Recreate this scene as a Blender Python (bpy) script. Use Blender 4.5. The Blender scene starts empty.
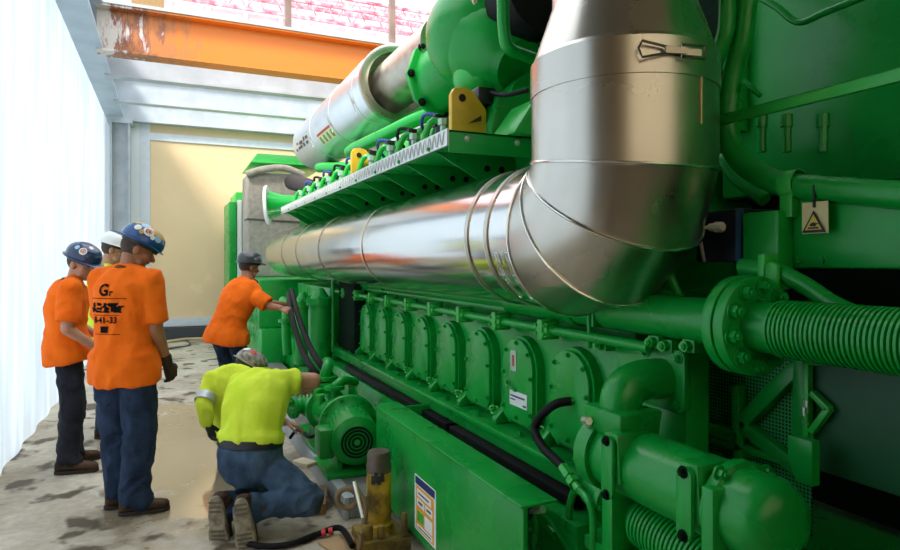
import bpy, bmesh, math, random
from math import pi, sin, cos, radians
from mathutils import Vector as V, Matrix, noise
from mathutils.bvhtree import BVHTree

random.seed(4)
S = bpy.context.scene
COL = S.collection

# ---------------------------------------------------------------- camera, sky, sun, exposure
F_PX, HORIZ, VPX, CAMH = 625.0, 261.0, 168.0, 1.6
TH = math.atan((450 - VPX) / F_PX)
CT, ST = cos(TH), sin(TH)
cd = bpy.data.cameras.new('camera')
cd.sensor_width = 36
cd.lens = F_PX / 900 * 36
cd.shift_y = -(275 - HORIZ) / 900
cd.clip_start = .05
cam = bpy.data.objects.new('camera', cd)
cam.location = (0, 0, CAMH)
cam.rotation_euler = (pi / 2, 0, -TH)
COL.objects.link(cam)
S.camera = cam

w = bpy.data.worlds.new('sky')
S.world = w
w.use_nodes = True
bg = w.node_tree.nodes['Background']
bg.inputs[0].default_value = (.86, .93, 1.0, 1)
bg.inputs[1].default_value = 1.3

sd = bpy.data.lights.new('sun', 'SUN')
sd.energy = 2.6
sd.angle = radians(14)
sd.color = (1, .95, .87)
sun = bpy.data.objects.new('sun', sd)
COL.objects.link(sun)
sun.rotation_euler = V((.62, .50, -.80)).to_track_quat('-Z', 'Y').to_euler()

S.view_settings.view_transform = 'Standard'
S.view_settings.look = 'None'
S.view_settings.gamma = 1
S.view_settings.use_curve_mapping = False
S.view_settings.exposure = 1.12


def P(px, py, X=None, Y=None, Z=None, d=None):
    """point of the place seen at a pixel of the photograph, at a known world x, y, z or depth"""
    r, t = (px - 450) / F_PX, (HORIZ - py) / F_PX
    D = V((ST + r * CT, CT - r * ST, t))
    if X is not None: k = X / D.x
    elif Y is not None: k = Y / D.y
    elif Z is not None: k = (Z - CAMH) / D.z
    else: k = d
    return D * k + V((0, 0, CAMH))


def YX(px, X):
    return P(px, HORIZ, X=X).y


# ---------------------------------------------------------------- materials
def lin(h):
    h = h.lstrip('#')
    out = []
    for i in (0, 2, 4):
        c = int(h[i:i + 2], 16) / 255
        out.append(c / 12.92 if c <= .04045 else ((c + .055) / 1.055) ** 2.4)
    return tuple(out) + (1,)


def mat(name, col, rough=.5, metal=0., var=.0, vscale=6., col2=None, bump=0., bscale=40., rvar=0., stretch=None, spec=.5, coat=0.):
    m = bpy.data.materials.new(name)
    m.use_nodes = True
    nt = m.node_tree
    N, L = nt.nodes, nt.links
    b = N['Principled BSDF']
    c = lin(col) if isinstance(col, str) else tuple(col) + (1,)
    b.inputs['Base Color'].default_value = c
    b.inputs['Roughness'].default_value = rough
    b.inputs['Metallic'].default_value = metal
    b.inputs['Specular IOR Level'].default_value = spec
    b.inputs['Coat Weight'].default_value = coat
    b.inputs['Coat Roughness'].default_value = .08
    tc = N.new('ShaderNodeTexCoord')
    mp = N.new('ShaderNodeMapping')
    L.new(tc.outputs['Object'], mp.inputs[0])
    if stretch: mp.inputs['Scale'].default_value = stretch
    if var or col2 or rvar:
        nz = N.new('ShaderNodeTexNoise')
        nz.inputs['Scale'].default_value = vscale
        nz.inputs['Detail'].default_value = 6
        L.new(mp.outputs[0], nz.inputs[0])
        if var or col2:
            rp = N.new('ShaderNodeValToRGB')
            rp.color_ramp.elements[0].position = .35
            rp.color_ramp.elements[1].position = .65
            c2 = lin(col2) if col2 else tuple(x * (1 - var) for x in c[:3]) + (1,)
            rp.color_ramp.elements[0].color = c2
            rp.color_ramp.elements[1].color = c
            L.new(nz.outputs[0], rp.inputs[0])
            L.new(rp.outputs[0], b.inputs['Base Color'])
        if rvar:
            mr = N.new('ShaderNodeMapRange')
            mr.inputs[1].default_value, mr.inputs[2].default_value = .3, .7
            mr.inputs[3].default_value, mr.inputs[4].default_value = max(.03, rough - rvar), rough + rvar
            L.new(nz.outputs[0], mr.inputs[0])
            L.new(mr.outputs[0], b.inputs['Roughness'])
    if bump:
        nb = N.new('ShaderNodeTexNoise')
        nb.inputs['Scale'].default_value = bscale
        nb.inputs['Detail'].default_value = 4
        L.new(mp.outputs[0], nb.inputs[0])
        bp = N.new('ShaderNodeBump')
        bp.inputs['Strength'].default_value = bump
        bp.inputs['Distance'].default_value = .02
        L.new(nb.outputs[0], bp.inputs['Height'])
        L.new(bp.outputs[0], b.inputs['Normal'])
    return m


G = mat('green_paint', (.004, .36, .045), .30, var=.18, vscale=3, rvar=.06, spec=.42)
GL = mat('light_green_paint', (.025, .48, .06), .32, var=.15, vscale=3, rvar=.06)
STEEL = mat('stainless_cladding', (.60, .56, .50), .29, 1, var=.07, vscale=4, rvar=.03, stretch=(1, .35, 1))
STEEL2 = mat('stainless_band', (.80, .78, .74), .2, 1)
BRUSH = mat('brushed_duct', (.62, .56, .46), .38, 1, var=.2, vscale=8, rvar=.08)
FOILM = mat('foil_jacket', (.80, .83, .87), .32, .85, var=.05, vscale=5, bump=.12, bscale=7, rvar=.03)
ZINC = mat('zinc_bolt', (.78, .78, .72), .3, .9)
BLK = mat('black_rubber', (.007, .006, .007), .6, bump=.1, bscale=60, spec=.18)
BLKP = mat('black_plastic', (.012, .013, .015), .35)
DARK = mat('dark_void_paint', (.003, .014, .007), .8, spec=.1)  # near-black green: paints shade into gaps and recesses, also used on bolts
YEL = mat('yellow_paint', (.80, .47, .03), .4, var=.2, vscale=9)
YELW = mat('worn_yellow_paint', '#dcb222', .5, col2='#6a531c', vscale=9, bump=.3, bscale=60)
WHT = mat('white_label', (.85, .85, .82), .5)
BLUP = mat('blue_plastic', (.01, .05, .22), .35)
RED = mat('red_paint', (.62, .03, .03), .45)
ORG = mat('orange_label', (.85, .36, .04), .5)
WOOD = mat('timber', '#a98655', .7, var=.35, vscale=8, stretch=(8, 1, 8), bump=.2)
CARD = mat('cardboard', '#b9966b', .8, var=.15)
CONC = mat('concrete_curb', '#8b8883', .7, var=.3, vscale=7, bump=.3, bscale=30)
GREYST = mat('grey_primer_steel', '#b9bfc4', .5, var=.16, vscale=4, bump=.08, bscale=25)
GREYD = mat('grey_deck', '#a6adb3', .6, var=.12, vscale=3)
BLANK = mat('insulation_cloth', '#a79f91', .8, var=.25, vscale=12, bump=.5, bscale=22)


# ---------------------------------------------------------------- mesh building
def frame(ax, hint=None):
    ax = V(ax).normalized()
    h = V(hint) if hint is not None else (V((0, 0, 1)) if abs(ax.z) < .9 else V((0, 1, 0)))
    u = h.cross(ax)
    if u.length < 1e-6: u = V((1, 0, 0)).cross(ax)
    u.normalize()
    return u, ax.cross(u), ax


def spline(pts, k=6):
    pts = [V(p) for p in pts]
    out = []
    n = len(pts)
    for i in range(n - 1):
        p0, p1, p2, p3 = pts[max(i - 1, 0)], pts[i], pts[i + 1], pts[min(i + 2, n - 1)]
        for j in range(k):
            t = j / k
            out.append(.5 * ((2 * p1) + (p2 - p0) * t + (2 * p0 - 5 * p1 + 4 * p2 - p3) * t * t + (3 * p1 - p0 - 3 * p2 + p3) * t ** 3))
    out.append(pts[-1])
    return out


class M:
    def __init__(s):
        s.v, s.f, s.mi = [], [], []
        s.cur = 0

    def add(s, vs, fs):
        o = len(s.v)
        s.v += [V(p) for p in vs]
        for f in fs:
            s.f.append([i + o for i in f]); s.mi.append(s.cur)
        return s

    def rings(s, rings, cap0=True, cap1=True, close=False):
        n = len(rings[0])
        vs = [p for r in rings for p in r]
        fs = []
        m = len(rings)
        for i in range(m if close else m - 1):
            a, b = i * n, ((i + 1) % m) * n
            for j in range(n):
                k = (j + 1) % n
                fs.append([a + j, a + k, b + k, b + j])
        if not close:
            if cap0: fs.append(list(range(n - 1, -1, -1)))
            if cap1: fs.append([(m - 1) * n + j for j in range(n)])
        return s.add(vs, fs)

    def box(s, lo, hi):
        x0, y0, z0 = lo; x1, y1, z1 = hi
        vs = [(x0, y0, z0), (x1, y0, z0), (x1, y1, z0), (x0, y1, z0), (x0, y0, z1), (x1, y0, z1), (x1, y1, z1), (x0, y1, z1)]
        return s.add(vs, [[3, 2, 1, 0], [4, 5, 6, 7], [0, 1, 5, 4], [1, 2, 6, 5], [2, 3, 7, 6], [3, 0, 4, 7]])

    def obox(s, c, size, ax, hint=None):
        """box centred on c; size along (u, v, axis)"""
        u, v, a = frame(ax, hint)
        c = V(c)
        hx, hy, hz = size[0] / 2, size[1] / 2, size[2] / 2
        R = []
        for z in (-hz, hz):
            R.append([c + u * x + v * y + a * z for x, y in ((-hx, -hy), (hx, -hy), (hx, hy), (-hx, hy))])
        return s.rings(R)

    def bar(s, p0, p1, wd, ht, hint=None):
        p0, p1 = V(p0), V(p1)
        return s.obox((p0 + p1) / 2, (wd, ht, (p1 - p0).length), p1 - p0, hint)

    def circ(s, c, u, v, r, n, ph=0, ry=None):
        ry = r if ry is None else ry
        return [c + u * (r * cos(2 * pi * j / n + ph)) + v * (ry * sin(2 * pi * j / n + ph)) for j in range(n)]

    def cyl(s, p0, p1, r0, r1=None, n=20, cap=True):
        p0, p1 = V(p0), V(p1)
        r1 = r0 if r1 is None else r1
        u, v, a = frame(p1 - p0)
        return s.rings([s.circ(p0, u, v, r0, n), s.circ(p1, u, v, r1, n)], cap, cap)

    def lathe(s, o, ax, prof, n=28, cap0=True, cap1=True, close=False):
        o = V(o)
        u, v, a = frame(ax)
        return s.rings([s.circ(o + a * t, u, v, max(r, 1e-4), n) for t, r in prof], cap0, cap1, close)

    def ring(s, c, ax, R, r, n=36, m=8):
        return s.lathe(c, ax, [(r * sin(2 * pi * k / m), R + r * cos(2 * pi * k / m)) for k in range(m)], n, close=True)

    def tube(s, pts, r, n=10, smooth=0, cap=True):
        pts = spline(pts, smooth) if smooth else [V(p) for p in pts]
        m = len(pts)
        R = []
        t0 = (pts[1] - pts[0]).normalized()
        u, v, a = frame(t0)
        for i in range(m):
            t = (pts[min(i + 1, m - 1)] - pts[max(i - 1, 0)]).normalized()
            u = (u - t * u.dot(t))
            if u.length < 1e-6: u = frame(t)[0]
            u.normalize()
            v = t.cross(u)
            rr = r[min(int(i * len(r) / m), len(r) - 1)] if isinstance(r, (list, tuple)) else r
            R.append(s.circ(pts[i], u, v, rr, n))
        return s.rings(R, cap, cap)

    def sph(s, c, r, n=16, m=10, B=None):
        c = V(c)
        r = (r, r, r) if not isinstance(r, (tuple, list)) else r
        B = B or (V((1, 0, 0)), V((0, 1, 0)), V((0, 0, 1)))
        R = []
        for i in range(m + 1):
            ph = -pi / 2 + pi * i / m
            q = max(cos(ph), 1e-3)
            R.append([c + B[0] * (r[0] * q * cos(2 * pi * j / n)) + B[1] * (r[1] * q * sin(2 * pi * j / n)) + B[2] * (r[2] * sin(ph)) for j in range(n)])
        return s.rings(R)

    def cap(s, p0, p1, r0, r1, n=14):
        """capsule with two radii"""
        p0, p1 = V(p0), V(p1)
        u, v, a = frame(p1 - p0)
        R = []
        for k in range(5):
            t = -pi / 2 + pi / 2 * k / 4
            R.append(s.circ(p0 + a * (r0 * sin(t)), u, v, max(r0 * cos(t), 1e-3), n))
        for k in range(5):
            t = pi / 2 * k / 4
            R.append(s.circ(p1 + a * (r1 * sin(t)), u, v, max(r1 * cos(t), 1e-3), n))
        return s.rings(R)

    def prism(s, poly, o, u, v, th):
        """polygon in the (u, v) plane at o, thickened by th along u x v"""
        o, u, v = V(o), V(u).normalized(), V(v).normalized()
        w_ = u.cross(v)
        return s.rings([[o + u * a + v * b for a, b in poly], [o + u * a + v * b + w_ * th for a, b in poly]])

    def strip(s, pts, prof, close=False):
        """profile (list of offsets as vectors) swept along points without turning"""
        return s.rings([[V(p) + V(q) for q in prof] for p in pts], close=close)

    def mesh(s, name, mats, bev=0, smooth=35, seg=2):
        me = bpy.data.meshes.new(name)
        me.from_pydata([tuple(p) for p in s.v], [], s.f)
        for m_ in (mats if isinstance(mats, (list, tuple)) else [mats]): me.materials.append(m_)
        if any(s.mi): me.polygons.foreach_set('material_index', s.mi)
        bm = bmesh.new(); bm.from_mesh(me)
        bmesh.ops.recalc_face_normals(bm, faces=bm.faces)
        if bev:
            es = [e for e in bm.edges if len(e.link_faces) == 2 and e.calc_face_angle(0) > radians(40)]
            bmesh.ops.bevel(bm, geom=es, offset=bev, segments=seg, affect='EDGES', profile=.5, clamp_overlap=True)
        bm.to_mesh(me); bm.free()
        if smooth:
            me.shade_smooth()
            me.set_sharp_from_angle(angle=radians(smooth))
        return me

    def build(s, name, mats, parent=None, **k):
        return link(name, s.mesh(name, mats, **k), parent)


def link(name, me, parent=None, mtx=None):
    o = bpy.data.objects.new(name, me)
    COL.objects.link(o)
    if parent is not None:
        o.parent = parent
        if parent.type == 'EMPTY': o.location = -parent.location
    if mtx is not None:
        o.matrix_local = Matrix.Translation(o.location) @ mtx
    return o


def tag(o, label, cat=None, group=None):
    o['label'] = label
    if cat: o['category'] = cat
    if group: o['group'] = group
    return o


def thing(name, label, cat, loc, group=None):
    o = bpy.data.objects.new(name, None)
    o.empty_display_size = .1
    o.location = V(loc)
    COL.objects.link(o)
    return tag(o, label, cat, group)


def struct(name, m, mats, **k):
    o = m.build(name, mats, **k)
    o['kind'] = 'structure'
    return o


def dup(root, delta, label=None):
    r = root.copy(); COL.objects.link(r)
    r.location = root.location + V(delta)
    if label: r['label'] = label
    for ch in root.children:
        c = ch.copy(); COL.objects.link(c); c.parent = r
        for g in ch.children:
            q = g.copy(); COL.objects.link(q); q.parent = c
    return r


def orient(p, ax):
    u, v, a = frame(ax)
    m = Matrix((u, v, a)).transposed().to_4x4()
    return Matrix.Translation(V(p)) @ m


_b = {}


def bolt(parent, p, ax, r=.012, h=.012, m=None, washer=True, name='bolt'):
    m = m or G
    key = (round(r, 4), round(h, 4), m.name, washer)
    if key not in _b:
        k = M()
        if washer: k.cyl((0, 0, -.002), (0, 0, h * .2), r * 1.45, n=14)
        k.cyl((0, 0, 0), (0, 0, h), r, n=6)
        k.cyl((0, 0, h), (0, 0, h * 1.35), r * .55, n=8)
        _b[key] = k.mesh('bolt', m, smooth=30)
    return link(name, _b[key], parent, orient(p, ax))


def text_mesh(txt, size, bold=0.):
    cu = bpy.data.curves.new('t', 'FONT')
    cu.body = txt; cu.size = size; cu.offset = size * bold; cu.align_x = 'CENTER'; cu.align_y = 'CENTER'
    cu.resolution_u = 3
    o = bpy.data.objects.new('t', cu)
    COL.objects.link(o)
    dg = bpy.context.evaluated_depsgraph_get(); dg.update()
    me = bpy.data.meshes.new_from_object(o.evaluated_get(dg))
    bpy.data.objects.remove(o)
    bpy.data.curves.remove(cu)
    return me


def text(k, txt, size, o, u, v, off=.0015):
    """add flat lettering to mesh builder k on the plane (u, v) at o"""
    me = text_mesh(txt, size)
    o, u, v = V(o), V(u).normalized(), V(v).normalized()
    w_ = u.cross(v)
    k.add([o + u * p.co.x + v * p.co.y + w_ * off for p in me.vertices], [list(q.vertices) for q in me.polygons])
    bpy.data.meshes.remove(me)


def rrect(w_, h_, r, n=6, rt=None):
    """rounded rectangle outline centred on 0"""
    out = []
    for cx, cy, a0, rr in ((w_ / 2, h_ / 2, 0, rt or r), (-w_ / 2, h_ / 2, 90, rt or r), (-w_ / 2, -h_ / 2, 180, r), (w_ / 2, -h_ / 2, 270, r)):
        for i in range(n + 1):
            a = radians(a0 + 90 * i / n)
            out.append((cx - math.copysign(rr, cx) + rr * cos(a), cy - math.copysign(rr, cy) + rr * sin(a)))
    return out


# ================================================================ the setting
def floor_mat():
    m = mat('wet_concrete', '#b9b1a5', .6)
    nt = m.node_tree; N, L = nt.nodes, nt.links
    b = N['Principled BSDF']
    tc = N.new('ShaderNodeTexCoord')

    def nz(scale, detail=6, rough=.6):
        n = N.new('ShaderNodeTexNoise'); n.inputs['Scale'].default_value = scale
        n.inputs['Detail'].default_value = detail; n.inputs['Roughness'].default_value = rough
        L.new(tc.outputs['Object'], n.inputs[0]); return n.outputs[0]

    def ramp(src, p0, p1, c0, c1):
        r = N.new('ShaderNodeValToRGB')
        r.color_ramp.elements[0].position, r.color_ramp.elements[1].position = p0, p1
        r.color_ramp.elements[0].color, r.color_ramp.elements[1].color = c0, c1
        L.new(src, r.inputs[0]); return r.outputs[0]

    def mix(f, a, c, mode='MIX'):
        x = N.new('ShaderNodeMix'); x.data_type = 'RGBA'; x.blend_type = mode
        if isinstance(f, float): x.inputs[0].default_value = f
        else: L.new(f, x.inputs[0])
        for i, q in ((6, a), (7, c)):
            if isinstance(q, tuple): x.inputs[i].default_value = q
            else: L.new(q, x.inputs[i])
        return x.outputs[2]
    base = ramp(nz(1.3), .35, .7, lin('#a99a83'), lin('#e2d8c6'))
    fine = ramp(nz(14), .3, .7, (.72, .70, .67, 1), (1, 1, 1, 1))
    col = mix(1.0, base, fine, 'MULTIPLY')
    spots = ramp(nz(3.1, 3, .5), .55, .62, (0, 0, 0, 1), (1, 1, 1, 1))
    col = mix(spots, col, lin('#594a37'))
    # wet patch across the middle of the aisle
    sp = N.new('ShaderNodeVectorMath'); sp.operation = 'SUBTRACT'
    L.new(tc.outputs['Object'], sp.inputs[0]); sp.inputs[1].default_value = (.14, 5.9, 0)
    sc = N.new('ShaderNodeVectorMath'); sc.operation = 'MULTIPLY'
    L.new(sp.outputs[0], sc.inputs[0]); sc.inputs[1].default_value = (1.15, .36, 0)
    ln = N.new('ShaderNodeVectorMath'); ln.operation = 'LENGTH'; L.new(sc.outputs[0], ln.inputs[0])
    ad = N.new('ShaderNodeMath'); ad.operation = 'MULTIPLY_ADD'
    L.new(nz(2.6, 5), ad.inputs[0]); ad.inputs[1].default_value = 1.9; L.new(ln.outputs['Value'], ad.inputs[2])
    wet = ramp(ad.outputs[0], 1.0 / 1.0 * .62 + .95, 1.0, (1, 1, 1, 1), (0, 0, 0, 1))
    mr = N.new('ShaderNodeMapRange')
    mr.inputs[1].default_value, mr.inputs[2].default_value = 1.45, 1.75
    mr.inputs[3].default_value, mr.inputs[4].default_value = 1, 0
    L.new(ad.outputs[0], mr.inputs[0])
    col = mix(mr.outputs[0], col, lin('#a8977c'))
    L.new(col, b.inputs['Base Color'])
    r2 = N.new('ShaderNodeMapRange')
    r2.inputs[3].default_value, r2.inputs[4].default_value = .62, .07
    L.new(mr.outputs[0], r2.inputs[0])
    L.new(r2.outputs[0], b.inputs['Roughness'])
    r3 = N.new('ShaderNodeMapRange'); r3.inputs[3].default_value, r3.inputs[4].default_value = .5, 1.0
    L.new(mr.outputs[0], r3.inputs[0]); L.new(r3.outputs[0], b.inputs['Specular IOR Level'])
    r4 = N.new('ShaderNodeMapRange'); r4.inputs[3].default_value, r4.inputs[4].default_value = 0, .9
    L.new(mr.outputs[0], r4.inputs[0]); L.new(r4.outputs[0], b.inputs['Coat Weight']); b.inputs['Coat Roughness'].default_value = .05; b.inputs['Coat IOR'].default_value = 1.6
    bp = N.new('ShaderNodeBump'); bp.inputs['Strength'].default_value = .12; bp.inputs['Distance'].default_value = .02
    r5 = N.new('ShaderNodeMapRange'); r5.inputs[3].default_value, r5.inputs[4].default_value = .14, .012
    L.new(mr.outputs[0], r5.inputs[0]); L.new(r5.outputs[0], bp.inputs['Strength'])
    L.new(nz(7), bp.inputs['Height']); L.new(bp.outputs[0], b.inputs['Normal'])
    return m


k = M(); k.box((-1.6, -2.5, -.15), (5.6, 14.4, 0))
struct('floor', k, floor_mat(), smooth=0)

# left side: white translucent sheeting hung under the long beam
def sheet_mat(nm='white_sheeting', tc_=(.44, .51, .565, 1)):
    m = bpy.data.materials.new(nm); m.use_nodes = True
    nt = m.node_tree; N, L = nt.nodes, nt.links
    b = N['Principled BSDF']; out = N['Material Output']
    b.inputs['Base Color'].default_value = (.72, .78, .83, 1); b.inputs['Roughness'].default_value = .35
    tr = N.new('ShaderNodeBsdfTranslucent'); tr.inputs[0].default_value = tc_
    tx = N.new('ShaderNodeTexCoord'); mq = N.new('ShaderNodeMapping'); mq.inputs['Scale'].default_value = (2, 2.2, .25)
    nq = N.new('ShaderNodeTexNoise'); nq.inputs['Scale'].default_value = 2.5; nq.inputs['Detail'].default_value = 5
    L.new(tx.outputs['Object'], mq.inputs[0]); L.new(mq.outputs[0], nq.inputs[0])
    rq = N.new('ShaderNodeValToRGB'); rq.color_ramp.elements[0].position, rq.color_ramp.elements[1].position = .35, .65
    rq.color_ramp.elements[0].color = tuple(q * .72 for q in tc_[:3]) + (1,); rq.color_ramp.elements[1].color = tc_
    L.new(nq.outputs[0], rq.inputs[0]); L.new(rq.outputs[0], tr.inputs[0])
    mx = N.new('ShaderNodeMixShader'); mx.inputs[0].default_value = .62
    L.new(b.outputs[0], mx.inputs[1]); L.new(tr.outputs[0], mx.inputs[2]); L.new(mx.outputs[0], out.inputs[0])
    return m


SHEET = sheet_mat()
k = M()
ny = 240
Y_SH = 1.2
rows = []
for z in (0.0, 1.2, 2.4, 3.6, 5.3):
    rows.append([V((-1.15 + .014 * sin(y * 9.3 + z) + .012 * noise.noise(V((y * 3, z * .8, 2))), y, z)) for y in [Y_SH + (14.1 - Y_SH) * i / ny for i in range(ny + 1)]])
for r in range(4):
    for i in range(ny):
        pass
n1 = ny + 1
k.add([p for r in rows for p in r], [[r * n1 + i, r * n1 + i + 1, (r + 1) * n1 + i + 1, (r + 1) * n1 + i] for r in range(4) for i in range(ny)])
struct('wall_left', k, SHEET, smooth=80)

TAN = mat('tan_board', '#f4d4a8', .22, var=.06, vscale=1.2, rvar=.08)
WTRIM = mat('white_tape', '#dfe2ea', .45, var=.08, vscale=9)
k = M(); k.box((-1.9, 14.05, 0), (5.6, 14.2, 5.1))
struct('wall_back', k, TAN, smooth=0)
k = M(); k.box((-.52, 14.02, .30), (-.33, 14.045, 4.5)); struct('trim_1', k, WTRIM, smooth=0)
k = M(); k.box((-.33, 14.02, 4.05), (5, 14.045, 4.20)); struct('trim_2', k, WTRIM, smooth=0)
k = M(); k.box((-.50, 14.0, .26), (5, 14.045, .42)); struct('trim_3', k, WTRIM, smooth=0)
k = M(); k.box((-1.2, 14.03, .30), (-.52, 14.05, 4.5)); struct('trim_12', k, mat('white_sheet_panel', '#eef1f4', .5), smooth=0)
k = M(); k.box((-1.9, 13.86, 0), (5, 14.04, .24)); struct('baseboard_back', k, mat('dark_sill', '#3f4147', .55), smooth=0)
k = M(); k.box((5.5, -2.5, 0), (5.6, 14.2, 5.6)); struct('wall_right_added', k, mat('dim_wall', '#5c6660', .8), smooth=0)  # unseen wall added on the right to deepen the shade there


k = M(); k.box((-1.35, -2.6, 0), (-1.2, Y_SH, 5.3)); struct('wall_left_near_added', k, mat('tan_side_wall', '#8f7c64', .8), smooth=0)  # unseen solid wall added to darken the near right side and the elbow

# I-beams
def ibeam(k, p0, p1, h, wf, tf=.03, tw=.02):
    """p0, p1: centre of the underside of the bottom flange"""
    p0, p1 = V(p0), V(p1)
    z = V((0, 0, 1))
    for z0, z1, w_ in ((0, tf, wf), (tf, h - tf, tw), (h - tf, h, wf)):
        k.bar(p0 + z * (z0 + z1) / 2, p1 + z * (z0 + z1) / 2, w_, z1 - z0)


def girder_mat():
    m = mat('orange_girder', '#e0761c', .45)
    nt = m.node_tree; N, L = nt.nodes, nt.links; b = N['Principled BSDF']
    tc = N.new('ShaderNodeTexCoord')
    n1 = N.new('ShaderNodeTexNoise'); n1.inputs['Scale'].default_value = 3.5; n1.inputs['Detail'].default_value = 9; n1.inputs['Roughness'].default_value = .7
    mp = N.new('ShaderNodeMapping'); mp.inputs['Scale'].default_value = (2.2, 1, .6)
    L.new(tc.outputs['Object'], mp.inputs[0]); L.new(mp.outputs[0], n1.inputs[0])
    sx = N.new('ShaderNodeSeparateXYZ'); L.new(tc.outputs['Object'], sx.inputs[0])
    mr = N.new('ShaderNodeMapRange'); mr.inputs[1].default_value, mr.inputs[2].default_value = -.8, 1.4
    mr.inputs[3].default_value, mr.inputs[4].default_value = .30, -.34
    L.new(sx.outputs[0], mr.inputs[0])
    ad = N.new('ShaderNodeMath'); ad.operation = 'ADD'; L.new(n1.outputs[0], ad.inputs[0]); L.new(mr.outputs[0], ad.inputs[1])
    rp = N.new('ShaderNodeValToRGB')
    e = rp.color_ramp.elements
    e[0].position = .45; e[0].color = lin('#e07a1e')
    e[1].position = .62; e[1].color = lin('#b4703f')
    e2 = rp.color_ramp.elements.new(.70); e2.color = lin('#8a4a30')
    e3 = rp.color_ramp.elements.new(.78); e3.color = lin('#d5cac0')
    L.new(ad.outputs[0], rp.inputs[0]); L.new(rp.outputs[0], b.inputs['Base Color'])
    return m


YG = P(102, 53, X=-.80).y
OB = P(102, 53, Y=YG).z
k = M(); ibeam(k, (-.86, YG, OB), (5.4, YG, OB), .62, .30)
struct('trim_4', k, girder_mat(), smooth=0)
k = M(); k.box((-.86, YG - .17, OB + .62), (5.4, YG + .17, OB + .66)); struct('trim_5', k, GREYST, smooth=0)
for i, (px, py, hh) in enumerate(((110, 77, .5), (115, 102, .5), (128, 123, .5))):
    d = (OB - CAMH) * F_PX / (HORIZ - py)
    y = min(P(px, py, d=d).y, 13.93)
    k = M(); ibeam(k, (-.86, y, OB), (5.4, y, OB), hh, .20, .03)
    struct('trim_%d' % (6 + i), k, GREYST, smooth=0)
    YB = y
# long beam on the left and its column
k = M(); ibeam(k, (-.94, -2.4, OB + .02), (-.94, 14.1, OB + .02), .62, .32, .04, .03)
struct('trim_9', k, mat('pale_blue_steel', '#b7c4d2', .45, var=.14, vscale=3), smooth=0)
yc = 13.6
k = M()
k.box((-1.02, yc, 0), (-.98, yc + .3, OB + .02)); k.box((-.71, yc, 0), (-.67, yc + .3, OB + .02)); k.box((-.99, yc + .13, 0), (-.70, yc + .16, OB + .02))
k.box((-1.06, yc - .04, OB - .1), (-.63, yc + .34, OB + .02))
struct('trim_10', k, GREYST, smooth=0)
# unseen roof slab added over the near end to keep it darker
k = M(); k.box((-1.3, -2.6, 5.3), (5.6, 3.0, 5.45))
struct('ceiling_near_added', k, mat('added_brown_soffit', '#8d7f70', .8), smooth=0)
k = M(); k.box((-1.3, -2.65, 1.7), (5.6, -2.6, 5.3)); struct('added_fill_panel_1', k, sheet_mat('cream_fill_sheeting', (.95, .84, .66, 1)), smooth=0)  # unseen translucent panel added behind the camera for warm fill light and reflections
k = M(); k.box((-1.3, -2.65, 0), (5.6, -2.5, 1.7)); struct('wall_near_added', k, mat('tan_near_wall', '#9a8468', .8), smooth=0)  # unseen wall added behind the camera to darken reflections in the pipe

# upper storey seen through the roof opening
PINK = mat('pink_board', '#e9bcc2', .7, col2='#f1dcdc', vscale=1.4)
k = M(); k.box((-6, 19, 5.2), (9, 19.2, 14)); struct('wall_upper', k, PINK, smooth=0)
k = M()
for z in (7.2, 8.0, 8.8, 9.6, 10.4, 11.2): k.box((-6, 18.93, z), (9, 19, z + .10))
for i in range(15): k.box((-5 + i, 18.95, 5.2), (-4.9 + i, 19, 13.5))
struct('trim_11', k, mat('pale_stud', '#efe3e2', .7), smooth=0)
REDS = mat('red_joist', '#d9455a', .5, col2='#f0a9b0', vscale=5)
for n_, (pxa, pya, lab) in enumerate(((300, 17, 'red open web joist across the upper storey, the lower of two'), (300, 1, 'red open web joist across the upper storey, the upper of two'))):
    q = P(pxa, pya, Y=18.2)
    yj = 18.2 if n_ == 0 else 18.6
    t = thing('roof_joist', lab, 'joist', (0, 18.2, q.z), 'red joists of the upper storey')
    k = M(); k.box((-5, yj - .05, q.z - .05), (8, yj + .05, q.z + .05)); k.build('bottom_chord', REDS, t, smooth=0)
    k = M(); k.box((-5, yj - .05, q.z + .42), (8, yj + .05, q.z + .50)); k.build('top_chord', REDS, t, smooth=0)
    k = M()
    for i in range(26):
        x = -5 + i * .5
        k.bar((x, yj, q.z), (x + .25, yj, q.z + .45), .03, .03); k.bar((x + .25, yj, q.z + .45), (x + .5, yj, q.z), .03, .03)
    k.build('web', REDS, t, smooth=0)
    for x in (-5, 8): 
        pass
# posts standing on the girder, scrap timber
BRN = mat('rusty_post', '#8a7368', .7, var=.3)
for px, lab in ((288, 'thin rusty post on the orange girder, the left of two'), (392, 'thin rusty post on the orange girder, beside the silver duct')):
    q = P(px, 30, Y=YG)
    k = M(); k.box((q.x - .045, YG - .05, OB + .66), (q.x + .045, YG + .05, OB + 2.6))
    tag(k.build('steel_post', BRN, smooth=0), lab, 'post', 'posts on the girder')
q = P(148, 6, Y=YG - .05)
k = M(); k.obox((q.x, YG - .06, OB + .74), (.12, .14, .40), (1, 0, -.0))
tag(k.build('timber_offcut', WOOD, smooth=0), 'short timber offcut lying on the top flange of the orange girder', 'timber')

# ================================================================ the engine
XC = 1.80          # face of the crankcase
Y0, DY = 2.47, .48
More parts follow.
